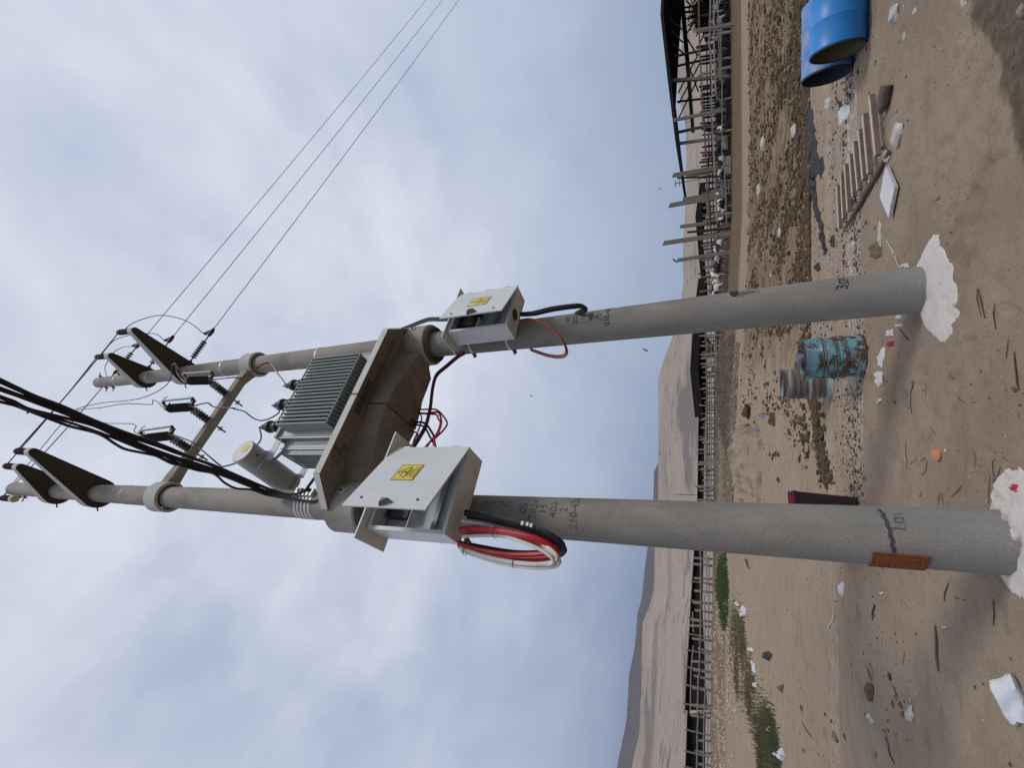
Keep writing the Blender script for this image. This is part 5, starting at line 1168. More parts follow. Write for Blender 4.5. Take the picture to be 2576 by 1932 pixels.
def f_lfar():
    y = 24+26*random.random(); x = -random.uniform(.42, .88)*y; return (x, y) if random.random() < .5+1.5*noise.noise(Vector((x*.3, y*.3, 3))) else None
scatter('bank_stones', 1600, f_lfar, mat('pale_rubble_stone', (.36, .31, .25), .95, .3, 20), 'pale stones and litter along the reddish track at the left', (.04, .06, .10), 12)
def f_heaps():
    y = 27+14*random.random(); x = random.uniform(-.25, .07)*y; return (x, y)
scatter('yard_stones', 2400, f_heaps, mat('brown_rubble_stone', (.16, .12, .085), .95, .3, 20), 'brown stones and dung around the manure heap', (.04, .07, .12), 13)
# ================================================================== hills
def azel(sx, sy): d = ray(sx, sy); h = math.hypot(d.x, d.y); return math.degrees(math.atan2(d.x, d.y)), d.z/h
SAND = [(1560, 2300), (1575, 2100), (1590, 1929), (1607, 1852), (1614, 1719), (1614, 1643), (1616, 1567), (1633, 1529), (1645, 1483), (1647, 1388), (1655, 1244), (1656, 1112), (1656, 1021), (1654, 958), (1666, 916), (1693, 843), (1718, 745), (1719, 603), (1725, 507), (1727, 350), (1725, 313), (1716, 289), (1704, 200), (1698, 154), (1716, 108), (1713, 89), (1700, 50), (1696, 31), (1689, 5), (1680, -200), (1690, -500)]
MTN = [(1500, 2300), (1530, 2080), (1553, 1925), (1576, 1814), (1582, 1700), (1597, 1628), (1603, 1548), (1614, 1506), (1624, 1410), (1640, 1300), (1644, 1244), (1645, 1187), (1662, 1150), (1690, 1000), (1720, 700)]
def hill(name, tab, R0, R1, R2, m, amp, base):
    T = sorted(azel(*p) for p in tab); a0, a1 = T[0][0], T[-1][0]; na = 420; radii = [R0+(R1-R0)*(i/46) for i in range(47)]+[R1+(R2-R1)*(i/10) for i in range(1, 11)]
    V = []
    for r_ in radii:
        for j in range(na+1):
            a = a0+(a1-a0)*j/na; e = interp(T, a); H = e*R1+EYE
            edge = smooth(0, 4, a-a0)*smooth(0, 4, a1-a)
            t = (r_-R0)/(R1-R0)
            z = base+(H-base)*(t**1.35 if t < 1 else max(0, 1-((r_-R1)/(R2-R1))**2)*1.0)
            x, y = r_*math.sin(math.radians(a)), r_*math.cos(math.radians(a))
            w_ = t*(1-t)*4 if t < 1 else 0
            z += amp*w_*(noise.noise(Vector((x*.008, y*.008, 1)))+.4*noise.noise(Vector((x*.03, y*.03, 1))))
            z += amp*.06*noise.noise(Vector((x*.09, y*.09, 4)))*(1 if t > .5 else .3)
            V.append((x, y, z))
    n = na+1; F_ = [(i*n+j, i*n+j+1, (i+1)*n+j+1, (i+1)*n+j) for i in range(len(radii)-1) for j in range(na)]
    me = bpy.data.meshes.new(name); me.from_pydata(V, [], F_); me.polygons.foreach_set('use_smooth', [True]*len(me.polygons)); me.materials.append(m)
    o = bpy.data.objects.new(name, me); COL.objects.link(o); o['kind'] = 'structure'; return o
HS = mat('sand_hill_soil', (.285, .232, .192), .95, .10, .012, spots=[((.235, .19, .158), .02, .5, .66, (1, 1, 4)), ((.13, .105, .095), .09, .57, .66, (1, 1, 3)), ((.16, .13, .12), .012, .56, .62, (1, .5, 6)), ((.32, .26, .21), .008, .55, .75)])
HM = mat('hazed_mountain_rock', (.105, .095, .105), .95, .14, .006, spots=[((.15, .12, .11), .01, .55, .75)])  # greyish tint of distance haze put into the rock colour
hill('sand_hill', SAND, 130, 420, 560, HS, 5, -1)
hill('mountain', MTN, 700, 1300, 1600, HM, 14, 0)
# ================================================================== farm yard
def Yp(sx, sy, y): return aty(sx, sy, y)
def bar(b, A, B_, w_, h_=None):
    A, B_ = Vector(A), Vector(B_); d = (B_-A); s_ = d.normalized(); side = s_.cross(Vector((0, 1, 0)))
    if side.length < .1: side = s_.cross(Vector((0, 0, 1)))
    side.normalize(); o2 = s_.cross(side); h_ = h_ or w_
    return b.obox((A+B_)/2, d/2, side*w_/2, o2*h_/2)
WDG = mat('grey_split_timber', (.20, .175, .15), .9, .22, 3, stretch=(4, 4, .6), spots=[((.12, .10, .085), 5, .52, .7, (2, 2, .3))])
WDL = mat('pale_fence_timber', (.25, .225, .19), .9, .2, 3)
WDK = mat('dark_timber', (.028, .020, .020), .9, .3, 3)
RUS = mat('rusty_pipe', (.15, .085, .065), .85, .25, 3)
ROOFM = mat('dark_roof_sheet', (.012, .008, .008), .9, .3, 1)
DARKM = mat('dark_interior', (.009, .007, .008), .95, .3, 2)
def floorpt(P): P = Vector(P); P.z = terr(P.x, P.y)-.05; return P
POSTS = [((1704, 361), (1793, 349), 47, 7, 'thick grey post in the pen, right of the long slanting post'), ((1703.5, 447), (1841, 443), 45, 4, 'thin dark post standing in front of the pen rails'),
    ((1691, 441), (1800, 422), 48, 10, 'doubled grey post, tallest of the middle posts'), ((1725, 443), (1800, 430), 52, 7, 'shorter grey post just behind the doubled post'),
    ((1682, 517), (1803, 495), 48, 11, 'tall thick grey post in the middle of the row'), ((1718, 501), (1800, 487), 53, 7, 'lower grey post behind the thick middle post'),
    ((1711, 570), (1810, 557), 50, 8, 'grey post with a dark top between two thick posts'), ((1729, 584), (1841, 574), 46, 5, 'thin dark topped post reaching the ground'),
    ((1667, 612), (1841, 586), 45, 11, 'tallest and thickest grey post of the row'), ((1701, 655), (1850, 632), 44, 9, 'leftmost grey post with a bird on top'),
    ((1693, 302), (1834, 273), 45, 7, 'grey post touching the tip of the right shed roof'), ((1706, 332), (1793, 313), 49, 6, 'grey post with a bent top next to the shed roof tip'),
    ((1751, 77), (1843, 60), 40, 8, 'nearest grey post at the right edge of the yard'), ((1681, 203), (1831, 192), 47, 8, 'grey post under the right shed roof')]
for (t0, b0, y, w_, lab) in POSTS:
    T_ = Yp(*t0, y); Bq = Yp(*b0, y)
    d = (T_-Bq).normalized(); k = (Bq.z-(terr(Bq.x, y)-.1))/max(.2, d.z); Bq = Bq-d*max(0, k)
    wm = w_*y*.93/F_PX
    root = thing('timber_post', lab, 'post', Bq, 'grey timber posts of the cattle yard')
    b = MB(); hw = wm/2
    if w_ > 8: bar(b, Bq+Vector((-hw*.5, 0, 0)), T_+Vector((-hw*.5, 0, 0)), wm*.46); b.build('timber', WDG, root); bar(MB(), 0*T_, T_, 1); b2 = MB(); bar(b2, Bq+Vector((hw*.5, 0, 0)), T_+Vector((hw*.5, 0, -.12)), wm*.46); b2.build('timber', WDG, root)
    else: bar(b, Bq, T_, wm*.9).build('timber', WDG if 'dark' not in lab or w_ > 6 else WDK, root)
# rails of the right hand pens
def fence(name, lab, rails, y, w_, m, posts=(), grp=None, pm=None, cat='fence'):
    pts0 = rails[0][0]; root = thing(name, lab, cat, floorpt(Yp(*pts0, y)), grp)
    for r_ in rails:
        for a, c in zip(r_[:-1], r_[1:]): b = MB(); bar(b, Yp(*a, y)+Vector((0, 0, random.gauss(0, .05))), Yp(*c, y)+Vector((0, 0, random.gauss(0, .05))), w_*.85*y/F_PX).build('rail', m, root)
    for (t0, b0) in posts:
        T_, Bq = Yp(*t0, y+.1), Yp(*b0, y+.1); T_ += Vector((random.gauss(0, .10), random.gauss(0, .05), random.gauss(0, .12))); Bq.z = min(Bq.z, terr(Bq.x, Bq.y)); b = MB(); bar(b, Bq, T_, w_*1.15*y/F_PX).build('post', pm or m, root)
    return root
fence('rail_fence', 'rusty brown rails running high across the right hand pens', [[(1757, 0), (1760, 145), (1769, 290), (1778, 400), (1780, 470), (1786, 570)]], 46.5, 4, RUS, [((1755, 40), (1838, 28)), ((1759, 120), (1838, 105)), ((1764, 225), (1838, 208)), ((1778, 395), (1838, 385)), ((1785, 560), (1838, 550))], 'rail fences of the cattle pens', WDK)
fence('rail_fence', 'pale grey rails at cattle back height in the right hand pens', [[(1784, 0), (1787, 120), (1790, 240), (1795, 385), (1799, 450), (1806, 560)], [(1794, 0), (1797, 130), (1800, 240)]], 46, 4, WDL, [((1770, 90), (1836, 80)), ((1775, 180), (1836, 168)), ((1780, 330), (1838, 318)), ((1786, 480), (1840, 468)), ((1790, 545), (1840, 535))], 'rail fences of the cattle pens')
fence('rail_fence', 'lowest thin rails in front of the cattle on the right', [[(1815, 60), (1816, 200), (1818, 385), (1822, 400), (1827, 470), (1829, 565)], [(1806, 0), (1808, 100), (1811, 200)]], 44.5, 3, WDG, [((1806, 150), (1836, 145)), ((1810, 250), (1838, 245)), ((1812, 330), (1840, 326)), ((1816, 420), (1840, 415)), ((1818, 520), (1842, 515))], 'rail fences of the cattle pens')
fence('rail_fence', 'thin brown rail in front of the black and white cow', [[(1821, 594), (1823, 660), (1827, 732)]], 44, 3, RUS, [((1808, 686), (1850, 683)), ((1806, 722), (1852, 719))], 'rail fences of the cattle pens')
random.seed(9)
fence('rail_fence', 'grey rails of the middle pen behind the farther pole', [[(1772, 780), (1774, 860), (1776, 960), (1778, 1060), (1776, 1180), (1772, 1290)], [(1788, 780), (1789, 860), (1790, 960), (1792, 1060), (1791, 1180), (1786, 1290)], [(1800, 980), (1802, 1080), (1803, 1180), (1800, 1290)], [(1808, 1100), (1812, 1180), (1808, 1290)]], 50, 2.6, WDG,
      [((1764+random.uniform(-6, 4), s_), (1806, s_-2)) for s_ in range(845, 1290, 26)], 'rail fences of the cattle pens', WDL)
fence('rail_fence', 'tall pale posts with rails in the middle of the yard', [[(1806, 1000), (1808, 1085), (1809, 1180), (1809, 1260)]], 43, 3, WDL, [((1763, 1114), (1817, 1113)), ((1756, 1165), (1822, 1163)), ((1750, 1222), (1818, 1224)), ((1765, 890), (1795, 888)), ((1758, 1172), (1796, 1170)), ((1762, 915), (1800, 913))], 'rail fences of the cattle pens')
fence('rail_fence', 'long pale rail fence in front of the left shed', [[(1760, 1360), (1762, 1400), (1762, 1500), (1761, 1600), (1757, 1700), (1754, 1800), (1753, 1870), (1751, 2000)], [(1775, 1360), (1776, 1400), (1777, 1500), (1775, 1600), (1773, 1700), (1771, 1800), (1768, 2000)], [(1783, 1400), (1783, 1500), (1782, 1700), (1779, 2000)]], 47, 3.2, WDL,
      [((1745+random.uniform(-8, 8), s_), (1786, s_+4)) for s_ in (1402, 1420, 1452, 1468, 1486, 1514, 1537, 1560, 1572, 1608, 1637, 1662, 1688, 1706, 1734, 1772, 1790, 1803, 1860, 1893, 1922, 1960)], 'rail fences of the cattle pens', WDL)
fence('rail_fence', 'upper pale poles leaning under the left shed roof', [[(1743, 1540), (1744, 1590)], [(1743, 1625), (1740, 1690), (1736, 1790)]], 49, 3, WDL, [], 'rail fences of the cattle pens')
random.seed(17)
fence('rail_fence', 'dark weathered pen rails farther back behind the cattle on the right', [[(1777, 0), (1779, 200), (1783, 400), (1788, 560), (1796, 735)], [(1785, 0), (1788, 200), (1791, 400), (1796, 560), (1803, 735)]], 58, 3, WDK, [((1768+random.uniform(-8, 5), q), (1812, q-4)) for q in range(8, 736, 19)], 'rail fences of the cattle pens', WDG)
fence('rail_fence', 'brown pen rails far behind the tall posts', [[(1772, 230), (1776, 400), (1780, 560), (1784, 740)], [(1780, 230), (1784, 400), (1787, 560), (1790, 740)]], 72, 2.5, RUS, [((1764+random.uniform(-5, 5), q), (1800, q-3)) for q in range(236, 740, 15)], 'rail fences of the cattle pens', WDK)
fence('rail_fence', 'dense grey rails far back in the middle pen', [[(1778, 850), (1779, 1000), (1778, 1290)], [(1784, 850), (1785, 1000), (1783, 1290)], [(1795, 850), (1797, 1000), (1796, 1290)]], 60, 2.2, WDK, [((1768+random.uniform(-4, 8), q), (1802, q-2)) for q in range(846, 1290, 13)], 'rail fences of the cattle pens', WDG)
# sheds
def gable(name, lab, pts, y0, y1, under, posts=(), braces=(), zoff=0, grp='open sheds of the farm'):
    P = [Yp(*p, y0) for p in pts]; root = thing(name, lab, 'shed', floorpt(Yp(pts[0][0], pts[0][1], y0)), grp)
    for a, c in zip(P[:-1], P[1:]):
        D = Vector((0, y1-y0, 0)); u = Vector((0, 0, under)); b = MB(); b.prism([a, c, c+D, a+D], u).build('roof', ROOFM, root)
    for (t0, b0, y) in posts:
        T_, Bq = Yp(*t0, y), Yp(*b0, y); Bq.z = min(Bq.z, terr(Bq.x, Bq.y)); b = MB(); bar(b, Bq, T_, .16).build('post', WDK, root)
    for (t0, b0, y) in braces: b = MB(); bar(b, Yp(*t0, y), Yp(*b0, y), .11).build('brace', WDK, root)
    return root
gable('open_shed', 'big open shed with a dark gabled roof on braces at the right', [(1699, 357), (1680, 205), (1661, 36), (1672, -160), (1690, -420)], 46, 62, -.28,
      [((1696, 141), (1832, 112), 47), ((1699, 166), (1832, 136), 50), ((1720, 30), (1832, 20), 52), ((1703, 255), (1834, 240), 55)],
      [((1685, 46), (1716, 73), 47), ((1689, 77), (1718, 106), 47), ((1692, 108), (1721, 135), 47), ((1706, 233), (1757, 135), 47), ((1708, 259), (1762, 155), 47.5), ((1707, 297), (1760, 188), 48), ((1727, 150), (1757, 230), 48), ((1724, 88), (1757, 40), 48), ((1728, 95), (1755, 140), 48), ((1726, 0), (1760, 36), 49), ((1758, 115), (1780, 60), 49)])
gable('open_shed', 'second dark shed roof behind the big one at the right', [(1724, 157), (1716, 60), (1700, -120)], 62, 80, -.5, [((1722, 18), (1800, 8), 64), ((1724, 30), (1800, 22), 66), ((1724, 46), (1800, 40), 68)])
gable('open_shed', 'small distant gabled shed behind the tall grey posts', [(1760, 461), (1749, 545), (1760, 670)], 95, 112, -1.0, [((1766, s_), (1790, s_-3), 97) for s_ in (480, 505, 530, 560, 590, 620, 650)], [((1766, 505), (1779, 520), 97), ((1766, 530), (1779, 515), 97), ((1767, 545), (1779, 560), 97), ((1767, 575), (1779, 560), 97), ((1766, 610), (1776, 625), 97), ((1763, 478), (1772, 488), 97)])
gable('open_shed', 'gabled shed with zigzag braces left of the farther pole', [(1748, 1050), (1736, 932), (1744, 800), (1757, 700)], 75, 92, -1.15, [((1752, s_), (1790, s_-1), 76) for s_ in (850, 900, 946, 992, 1033)], [((1752, 842+22*i), (1763, 853+22*i), 76) for i in range(7)]+[((1763, 853+22*i), (1752, 864+22*i), 76) for i in range(6)])
# long low shed growing nearer towards the left
ST = [(1769, 664, 1770, 100), (1766, 741, 1777, 96), (1760, 840, 1775, 90), (1758, 1000, 1774, 82), (1756, 1120, 1770, 75), (1754, 1250, 1768, 68), (1745, 1395, 1767, 62), (1736, 1536, 1764, 57), (1727, 1700, 1772, 53), (1721, 1795, 1776, 51)]
def low(ST, lab, pn):
    root = thing('long_shed', lab, 'shed', floorpt(Yp(ST[0][2], ST[0][1], ST[0][3])), 'open sheds of the farm')
    for a, c in zip(ST[:-1], ST[1:]):
        A, B_ = Yp(a[0], a[1], a[3]), Yp(c[0], c[1], c[3]); D = Vector((0, 7, .0)); MB().prism([A, B_, B_+D, A+D], Vector((0, 0, -.10))).build('roof', ROOFM, root)
        A2, B2 = Yp(a[2], a[1], a[3]), Yp(c[2], c[1], c[3]); A2.z = max(A2.z, terr(A2.x, A2.y)+.4); B2.z = max(B2.z, terr(B2.x, B2.y)+.4); q = Vector((0, .5, -.12)); MB().prism([A+q, B_+q, B2+q, A2+q], Vector((0, .05, 0))).build('dark_interior_sheet', DARKM, root)  # black sheet stands for the shaded interior of the shed
        n = max(1, int(abs(c[1]-a[1])/pn))
        for i in range(n):
            t = (i+.5)/n; T_ = A.lerp(B_, t); Bq = floorpt(T_); MB(); b = MB(); bar(b, Bq, T_+Vector((0, -.05, .15)), .13).build('post', WDG, root)
low(ST, 'long low shed with a black sheet for its shaded inside stretching from the middle to the left', 40)
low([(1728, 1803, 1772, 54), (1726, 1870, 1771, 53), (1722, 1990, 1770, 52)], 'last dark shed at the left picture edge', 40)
# manure and straw heap in the middle
def heap(pts, y, depth, m, name, lab, seed, cat='heap', hscale=1):
    # pts: (sx_top, sy, sx_base)
    V = []; n = len(pts); T = []
    for (a, s_, c_) in pts: q = Yp(c_, s_, y); tp = Yp(a, s_, y+depth*.45); T.append((q.x, terr(q.x, y), max(.05, tp.z-terr(q.x, y))))
    nx_, ny_ = 90, 26
    xs = [t[0] for t in T]; T.sort()
    for j in range(ny_+1):
        v = j/ny_
        for i in range(nx_+1):
            x = T[0][0]+(T[-1][0]-T[0][0])*i/nx_; hgt = interp([(t[0], t[2]) for t in T], x); e = smooth(0, .06, i/nx_)*smooth(0, .06, 1-i/nx_)
            yy = y+depth*v+.5*noise.noise(Vector((x*.5, v, seed))); pf = math.sin(math.pi*min(1, v*1.05))**.6 if 0 < v < 1 else 0
            z = terr(x, yy)-.05+hgt*pf*e*(1+.25*noise.noise(Vector((x*.9, yy*.9, seed))))+.30*pf*noise.noise(Vector((x*2.2, yy*2.2, seed)))+.16*pf*noise.noise(Vector((x*6, yy*6, seed)))
            V.append((x, yy, z))
    F_ = [(j*(nx_+1)+i, j*(nx_+1)+i+1, (j+1)*(nx_+1)+i+1, (j+1)*(nx_+1)+i) for j in range(ny_) for i in range(nx_)]
    m_ = MB(); m_.add(V, F_); o = m_.build(name, m, None, False); recentre(o); return tag(o, lab, cat)
HPM = mat('manure_straw', (.075, .054, .036), .95, .35, 1.6, bump=.8, bscale=5, spots=[((.06, .042, .03), 2.2, .5, .66), ((.27, .22, .165), 5, .6, .72)])
heap([(1826, 830, 1842), (1815, 870, 1843), (1806, 920, 1844), (1808, 960, 1846), (1812, 1000, 1848), (1812, 1040, 1848), (1816, 1080, 1848), (1822, 1120, 1845), (1834, 1160, 1842)], 31, 7, HPM, 'manure_heap', 'long dark heap of manure and straw in front of the middle pen', 3)
heap([(1822, 1120, 1832), (1818, 1180, 1832), (1814, 1240, 1834), (1812, 1300, 1836), (1816, 1340, 1836)], 36, 6, mat('straw_heap', (.20, .15, .10), .95, .3, 2, bump=.7, bscale=6, spots=[((.09, .06, .04), 2.5, .5, .68), ((.3, .25, .2), 6, .62, .72)]), 'straw_heap', 'low brown heap of straw behind the nearer pole', 6)
SHM = mat('sand_heap_soil', (.265, .205, .15), .95, .14, 2, bump=.5, spots=[((.13, .09, .055), 1.6, .52, .68, (1, 2.5, 1))])
heap([(1868, 1095, 1880), (1850, 1140, 1905), (1846, 1180, 1925), (1850, 1230, 1932), (1870, 1290, 1935), (1880, 1330, 1935)], 16.5, 6, SHM, 'sand_heap', 'soft heap of sand just right of the nearer pole', 12)
# cattle
def cow_mesh():
    sk = bpy.data.meshes.new('cow'); 
    V = [(0, 0, 1.02), (.55, 0, 1.05), (-.55, 0, 1.08), (-.82, 0, 1.12), (.85, 0, 1.12), (1.12, 0, 1.30), (1.34, 0, 1.38), (1.62, 0, 1.22), (1.74, 0, 1.12),
         (.62, .20, .72), (.62, .21, .36), (.60, .21, .04), (.62, -.20, .72), (.70, -.21, .36), (.66, -.21, .04),
         (-.70, .20, .78), (-.80, .21, .44), (-.74, .21, .04), (-.70, -.20, .78), (-.86, -.21, .44), (-.82, -.21, .04),
         (1.36, .20, 1.42), (1.36, -.20, 1.42), (-.98, 0, 1.05), (-1.02, 0, .55)]
    E = [(0, 1), (0, 2), (2, 3), (1, 4), (4, 5), (5, 6), (6, 7), (7, 8), (1, 9), (9, 10), (10, 11), (1, 12), (12, 13), (13, 14), (2, 15), (15, 16), (16, 17), (2, 18), (18, 19), (19, 20), (6, 21), (6, 22), (3, 23), (23, 24)]
    R = [.38, .35, .36, .24, .25, .17, .14, .10, .085] + [.12, .065, .05]*2+[.15, .075, .05]*2+[.05, .05, .04, .03]
    sk.from_pydata(V, E, []); o = bpy.data.objects.new('cow', sk); COL.objects.link(o)
    md = o.modifiers.new('skin', 'SKIN'); sv = sk.skin_vertices[0].data
    for i, r_ in enumerate(R): sv[i].radius = (r_, r_*(1.12 if i < 4 else 1))
    sv[0].use_root = True; s2 = o.modifiers.new('sub', 'SUBSURF'); s2.levels = 1; s2.render_levels = 1
    bpy.context.view_layer.update(); me = bpy.data.meshes.new_from_object(o.evaluated_get(bpy.context.evaluated_depsgraph_get())); bpy.data.objects.remove(o)
    me.polygons.foreach_set('use_smooth', [True]*len(me.polygons)); return me
CME = cow_mesh()
def hide(name, a, c_, lo, hi): return mat(name, a, .8, .05, 3, spots=[(c_, 1.25, lo, hi)])
HIDES = [hide('holstein_hide', (.70, .67, .62), (.02, .017, .015), .50, .52), hide('dark_holstein_hide', (.62, .58, .54), (.02, .017, .015), .42, .44), hide('brown_white_hide', (.66, .60, .54), (.13, .045, .02), .50, .52), hide('black_hide', (.03, .022, .02), (.45, .42, .40), .66, .68)]
HORN = mat('dark_muzzle', (.05, .04, .04), .7, .2, 10)
COWS = [(1801, 1836, 606+12, 49, 0, 180, 'black and white cow side on, between the two leftmost grey posts'), (1799, 1830, 640+4, 53, 2, 10, 'reddish brown and white cow left of the leftmost grey post'), (1801, 1832, 666, 51, 1, 160, 'mostly black cow with a white back at the left of the pen'),
        (1810, 1840, 705, 47, 2, 30, 'brown and white cow with its head low, near the farther pole'), (1821, 1846, 733, 45, 0, 170, 'pale patched cow partly hidden by the farther pole'), (1803, 1836, 407, 48, 0, 175, 'white cow with black blotches, right of the doubled post'),
        (1804, 1836, 432, 49, 1, 5, 'second black and white cow close behind the blotched one'), (1804, 1836, 380, 50, 3, 90, 'black cow seen from behind, right of the blotched cow'), (1800, 1832, 290, 49, 1, 178, 'long black and white cow under the shed roof tip'), (1800, 1832, 262, 52, 0, 0, 'white cow behind the long black and white cow'),
        (1808, 1838, 222, 47, 3, 20, 'dark cow standing low beside the feeding rails'), (1809, 1838, 318, 46, 0, 60, 'small patched cow in front near the post with a bent top'), (1787, 1815, 20, 50, 0, 200, 'cow with a white face at the far right edge'), (1796, 1826, 60, 49, 2, 150, 'brown patched cow near the right edge of the pen'),
        (1806, 1836, 345, 48, 3, 120, 'black cow between the blotched cow and the shed'), (1812, 1840, 540, 47, 2, 10, 'reddish cow behind the thin dark topped post'), (1806, 1836, 520, 50, 3, 175, 'black cow in the gap between the thick middle posts'), (1806, 1836, 498, 52, 0, 30, 'whitish cow half hidden by the thick middle post'),
        (1790, 1806, 930, 66, 2, 60, 'lone brown and white cow in the middle pen'), (1794, 1812, 880, 62, 3, 10, 'black cow lying dark in the shade of the middle pen'), (1808, 1838, 150, 47, 3, 5, 'black cow behind the low rails at the right'), (1802, 1830, 105, 52, 0, 170, 'spotted cow in the right hand pen, half behind rails')]
for i, (t_, b_, sy, y, hd_, rz, lab) in enumerate(COWS):
    Q = Yp(b_, sy, y); Tp = Yp(t_, sy, y); sc_ = max(.75, min(1.15, (Tp.z-Q.z)/1.48)); z = min(Q.z, Q.z) 
    root = bpy.data.objects.new('cow', CME.copy() if hd_ != 0 or True else CME); me = root.data; me.materials.clear(); me.materials.append(HIDES[hd_]); COL.objects.link(root)
    root.location = (Q.x, y, terr(Q.x, y)+max(0, (Q.z-terr(Q.x, y)))*.0); root.rotation_euler = (0, 0, math.radians(rz)); 
    k = max(.8, min(1.12, (Tp.z-root.location.z)/1.5)) if Tp.z-root.location.z > .9 else .95
    for v in me.vertices: v.co *= k
    tag(root, lab, 'cow', 'cattle in the pens')
    for s_ in (-1, 1):
        b = MB(); b.add([Vector((1.30, s_*.10, 1.46))*k, Vector((1.28, s_*.30, 1.50))*k, Vector((1.24, s_*.28, 1.42))*k, Vector((1.34, s_*.12, 1.40))*k], [(0, 1, 2, 3)]); e = b.build('ear', HORN, None); e.parent = root
    b = MB().lathe(Vector((1.74, 0, 1.13))*k, Vector((1.84, 0, 1.07))*k, [(-.03, .085*k), (.03, .09*k), (.07, .06*k)], 10); e = b.build('muzzle', HORN, None, True); e.parent = root
# feed bales and troughs
BAL = mat('hay_bale', (.30, .24, .15), .95, .2, 4, bump=.5)
for i, (sx, sy, y, s_) in enumerate(((1802, 190, 50, .75), (1812, 362, 47, .6), (1800, 215, 53, .6))):
    Q = Yp(sx, sy, y); o = lump((Q.x, y, terr(Q.x, y)+.3), s_, s_*.7, s_*.7, 300+i, .12).build('hay_bale', BAL, None, True); recentre(o)
    tag(o, ('large round hay bale under the big shed', 'small straw bale beside the pen rails', 'dull hay bale behind the large round one')[i], 'hay bale', 'hay bales in the pens')
for i, (a, c_, y) in enumerate((((1826, 395), (1828, 440), 46), ((1824, 475), (1828, 530), 46.5), ((1829, 250), (1832, 320), 45))):
    A, B_ = Yp(*a, y), Yp(*c_, y); A.z = terr(A.x, y)+.28; B_.z = terr(B_.x, y)+.28; root = thing('feed_trough', ('pale feed trough right of the doubled post', 'dark feed trough between the thick posts', 'long feed trough below the shed tip')[i], 'trough', floorpt(A), 'feed troughs in the pens')
    bar(MB(), A, B_, .5); b = MB(); bar(b, A, B_, .42, .5).build('basin', WDL if i == 0 else WDK, root)
    for q in (A, B_, (A+B_)/2): b = MB(); bar(b, Vector((q.x, q.y, terr(q.x, q.y)-.05)), q, .1).build('leg', WDK, root)
# barrier grid near the cattle
G0 = Yp(1808, 448, 45.5)
fence('gate_grid', 'small pale grid panel leaning in the pen beside the thin dark post', [[(1810, 452), (1812, 486)], [(1817, 452), (1819, 486)], [(1825, 452), (1827, 486)], [(1834, 452), (1836, 486)]], 45.5, 1.8, WDL, [((1809, s_), (1837, s_)) for s_ in (453, 464, 475, 486)], None, None, 'gate')
# far pylon and mast
for (tp, bt, y, lab, n) in (((1697, 462), (1724, 455), 115, 'tiny far utility pole with short crossbars on the skyline', 3), ((1697, 1244), (1749, 1243), 110, 'thin pale mast in front of the sand hill', 0)):
    T_, Bq = Yp(*tp, y), Yp(*bt, y); Bq.z = terr(Bq.x, Bq.y); root = thing('utility_pole', lab, 'utility pole', Bq); b = MB(); bar(b, Bq, T_, .16).build('mast', WDG, root)
    for i in range(n): c = T_.lerp(Bq, .02+.10*i); b = MB(); bar(b, c-Vector((.8, 0, 0)), c+Vector((.8, 0, 0)), .14).build('crossbar', WDK, root)
# greenery
def foliage(c, rx, ry, rz, n, s, seed):
    random.seed(seed); m_ = MB()
    for i in range(n):
        u = Vector((random.gauss(0, 1), random.gauss(0, 1), random.gauss(0, 1))).normalized()*random.random()**.4
        p = Vector(c)+Vector((u.x*rx, u.y*ry, u.z*rz)); k = 1+.5*noise.noise(p*1.2)
        p = Vector(c)+(p-Vector(c))*k; a = Vector((random.uniform(-1, 1), random.uniform(-1, 1), random.uniform(-.3, 1))).normalized()*s; q = a.cross(Vector((random.random(), random.random(), random.random()))).normalized()*s*.5
        m_.add([p-a, p+q, p+a, p-q], [(0, 1, 2, 3)])
    return m_
LEAF = mat('dusty_foliage', (.060, .080, .035), .8, .4, 3); LEAFY = mat('fresh_green_weed', (.045, .075, .018), .8, .3, 3); LEAFD = mat('dry_olive_weed', (.105, .085, .045), .85, .4, 2.5, spots=[((.24, .20, .14), 4, .55, .65)])
Q = Yp(1775, 35, 58); base = floorpt(Q); root = thing('shrub', 'dark green shrub behind the right hand pens under the shed', 'shrub', base)
MB().tube([base, base+Vector((0, 0, 1.6))], [.12, .06], 8).build('trunk', WDK, root); foliage((Q.x, 58, base.z+2.2), 2.4, 1.5, 1.5, 2600, .16, 4).build('crown', LEAF, root)
def blades(name, lab, poly, n, h, m, seed, dens=1):
    random.seed(seed); V = []; F_ = []; c = 0; xs = [p[0] for p in poly]; ys = [p[1] for p in poly]
    def inside(x, y):
        r_ = False; j = len(poly)-1
        for i in range(len(poly)):
            if (poly[i][1] > y) != (poly[j][1] > y) and x < (poly[j][0]-poly[i][0])*(y-poly[i][1])/(poly[j][1]-poly[i][1])+poly[i][0]: r_ = not r_
            j = i
        return r_
    while c < n:
        sx, sy = random.uniform(min(xs), max(xs)), random.uniform(min(ys), max(ys))
        if not inside(sx, sy): continue
        p = gp(sx, sy)
        if noise.noise(Vector((p.x*.6, p.y*.9, seed))) < .02 and random.random() < .9: continue
        c += 1
        for k in range(3):
            a = random.random()*6.28; hh = h*(.4+random.random()); w_ = hh*.14; q = p+Vector((random.gauss(0, .3), random.gauss(0, .3), 0)); q.z = gz(q.x, q.y)-.02
            t = Vector((math.cos(a), math.sin(a), 0)); o = len(V); V += [q-t*w_, q+t*w_, q+t*hh*.3*random.uniform(-1, 1)+Vector((0, 0, hh))]; F_.append((o, o+1, o+2))
    me = bpy.data.meshes.new(name); me.from_pydata([tuple(v) for v in V], [], F_); me.materials.append(m); o = bpy.data.objects.new(name, me); COL.objects.link(o); return tag(o, lab, 'weeds', None, 'stuff')
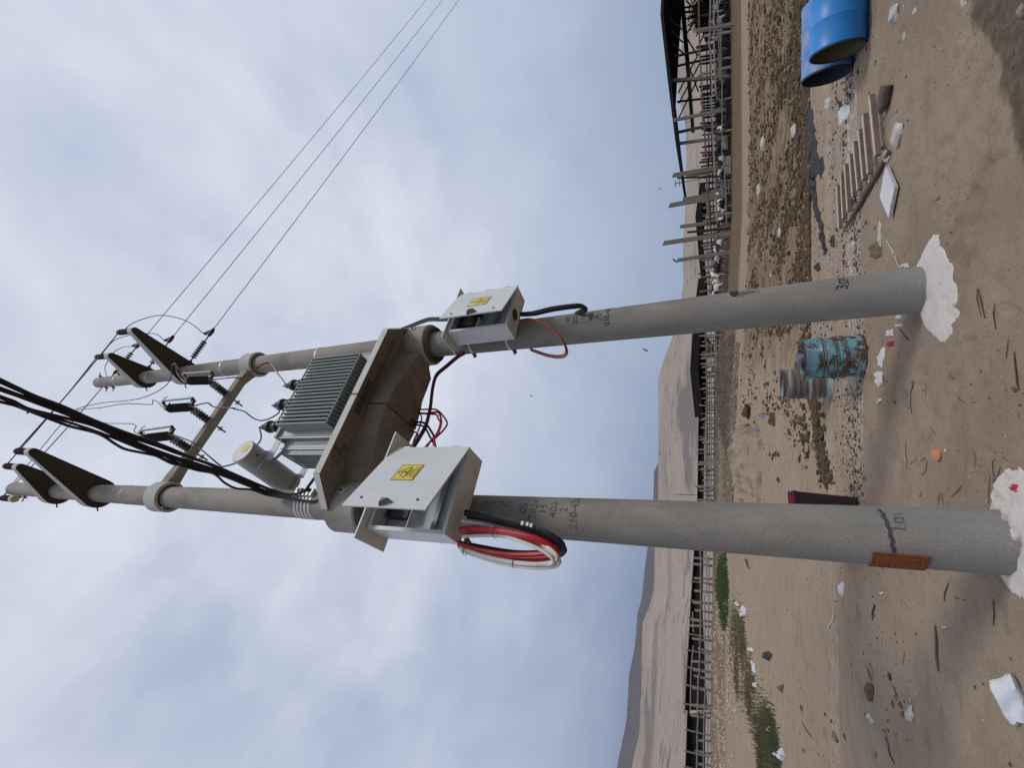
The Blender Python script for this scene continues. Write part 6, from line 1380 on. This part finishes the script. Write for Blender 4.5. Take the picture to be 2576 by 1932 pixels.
blades('weeds', 'fresh green weeds at the far end of the ditch, left of the nearer pole', [(1812, 1400), (1830, 1395), (1834, 1480), (1833, 1570), (1822, 1570), (1812, 1520), (1803, 1480)], 900, .26, LEAFY, 5)
DRY = [(1835, 1525), (1862, 1530), (1872, 1570), (1880, 1640), (1898, 1700), (1915, 1760), (1935, 1830), (1955, 1870), (1965, 1960), (1915, 1960), (1905, 1880), (1895, 1800), (1850, 1730), (1838, 1650)]
blades('dry_weeds', 'olive brown weeds along the bank at the left', DRY, 2200, .15, LEAFD, 6)
blades('bank_grass', 'low green grass at the foot of the weed bank, left edge', [(1915, 1830), (1940, 1820), (1958, 1880), (1965, 1960), (1915, 1960)], 1200, .14, LEAF, 7)
# birds in the air and on a post
for (sx, sy, y, sp, lab) in ((1624, 881, 30, .32, 'bird flying just left of the farther pole, above the sand hill'), (1337, 996, 30, .2, 'small bird gliding high between the two poles'), (1661, 474, 60, .28, 'tiny bird far off above the yard posts')):
    c = Yp(sx, sy, y); root = thing('bird', lab, 'bird', c, 'birds in the sky'); f_ = Vector((-.6, .3, .1)).normalized(); s_ = Vector((.35, -.2, .75)).normalized(); k = sp
    MB().lathe(c-f_*k*.35, c+f_, [(0, .01*k), (.12*k, .07*k), (.35*k, .10*k), (.6*k, .07*k), (.72*k, .03*k), (.8*k, .01*k)], 10).build('body', HW, root, True)
    for j in (-1, 1): MB().prism([c+f_*k*.15, c-f_*k*.12, c+s_*j*k*.5-f_*k*.2, c+s_*j*k*.62-f_*k*.02], Vector((.01, .01, .01))).build('wing', HW, root)
c = Yp(1697, 655, 44); root = thing('bird', 'small dark bird perched on top of the leftmost grey post', 'bird', c, 'birds in the sky')
MB().lathe(c-Vector((.12, 0, .12)), c+Vector((.15, 0, .15)), [(0, .01), (.1, .07), (.22, .08), (.3, .05), (.34, .055), (.38, .04), (.42, .01)], 10).build('body', INK, root, True)
MB().tube([c-Vector((.10, 0, .10)), c-Vector((.28, 0, .22))], [.04, .015], 6).build('tail', INK, root)
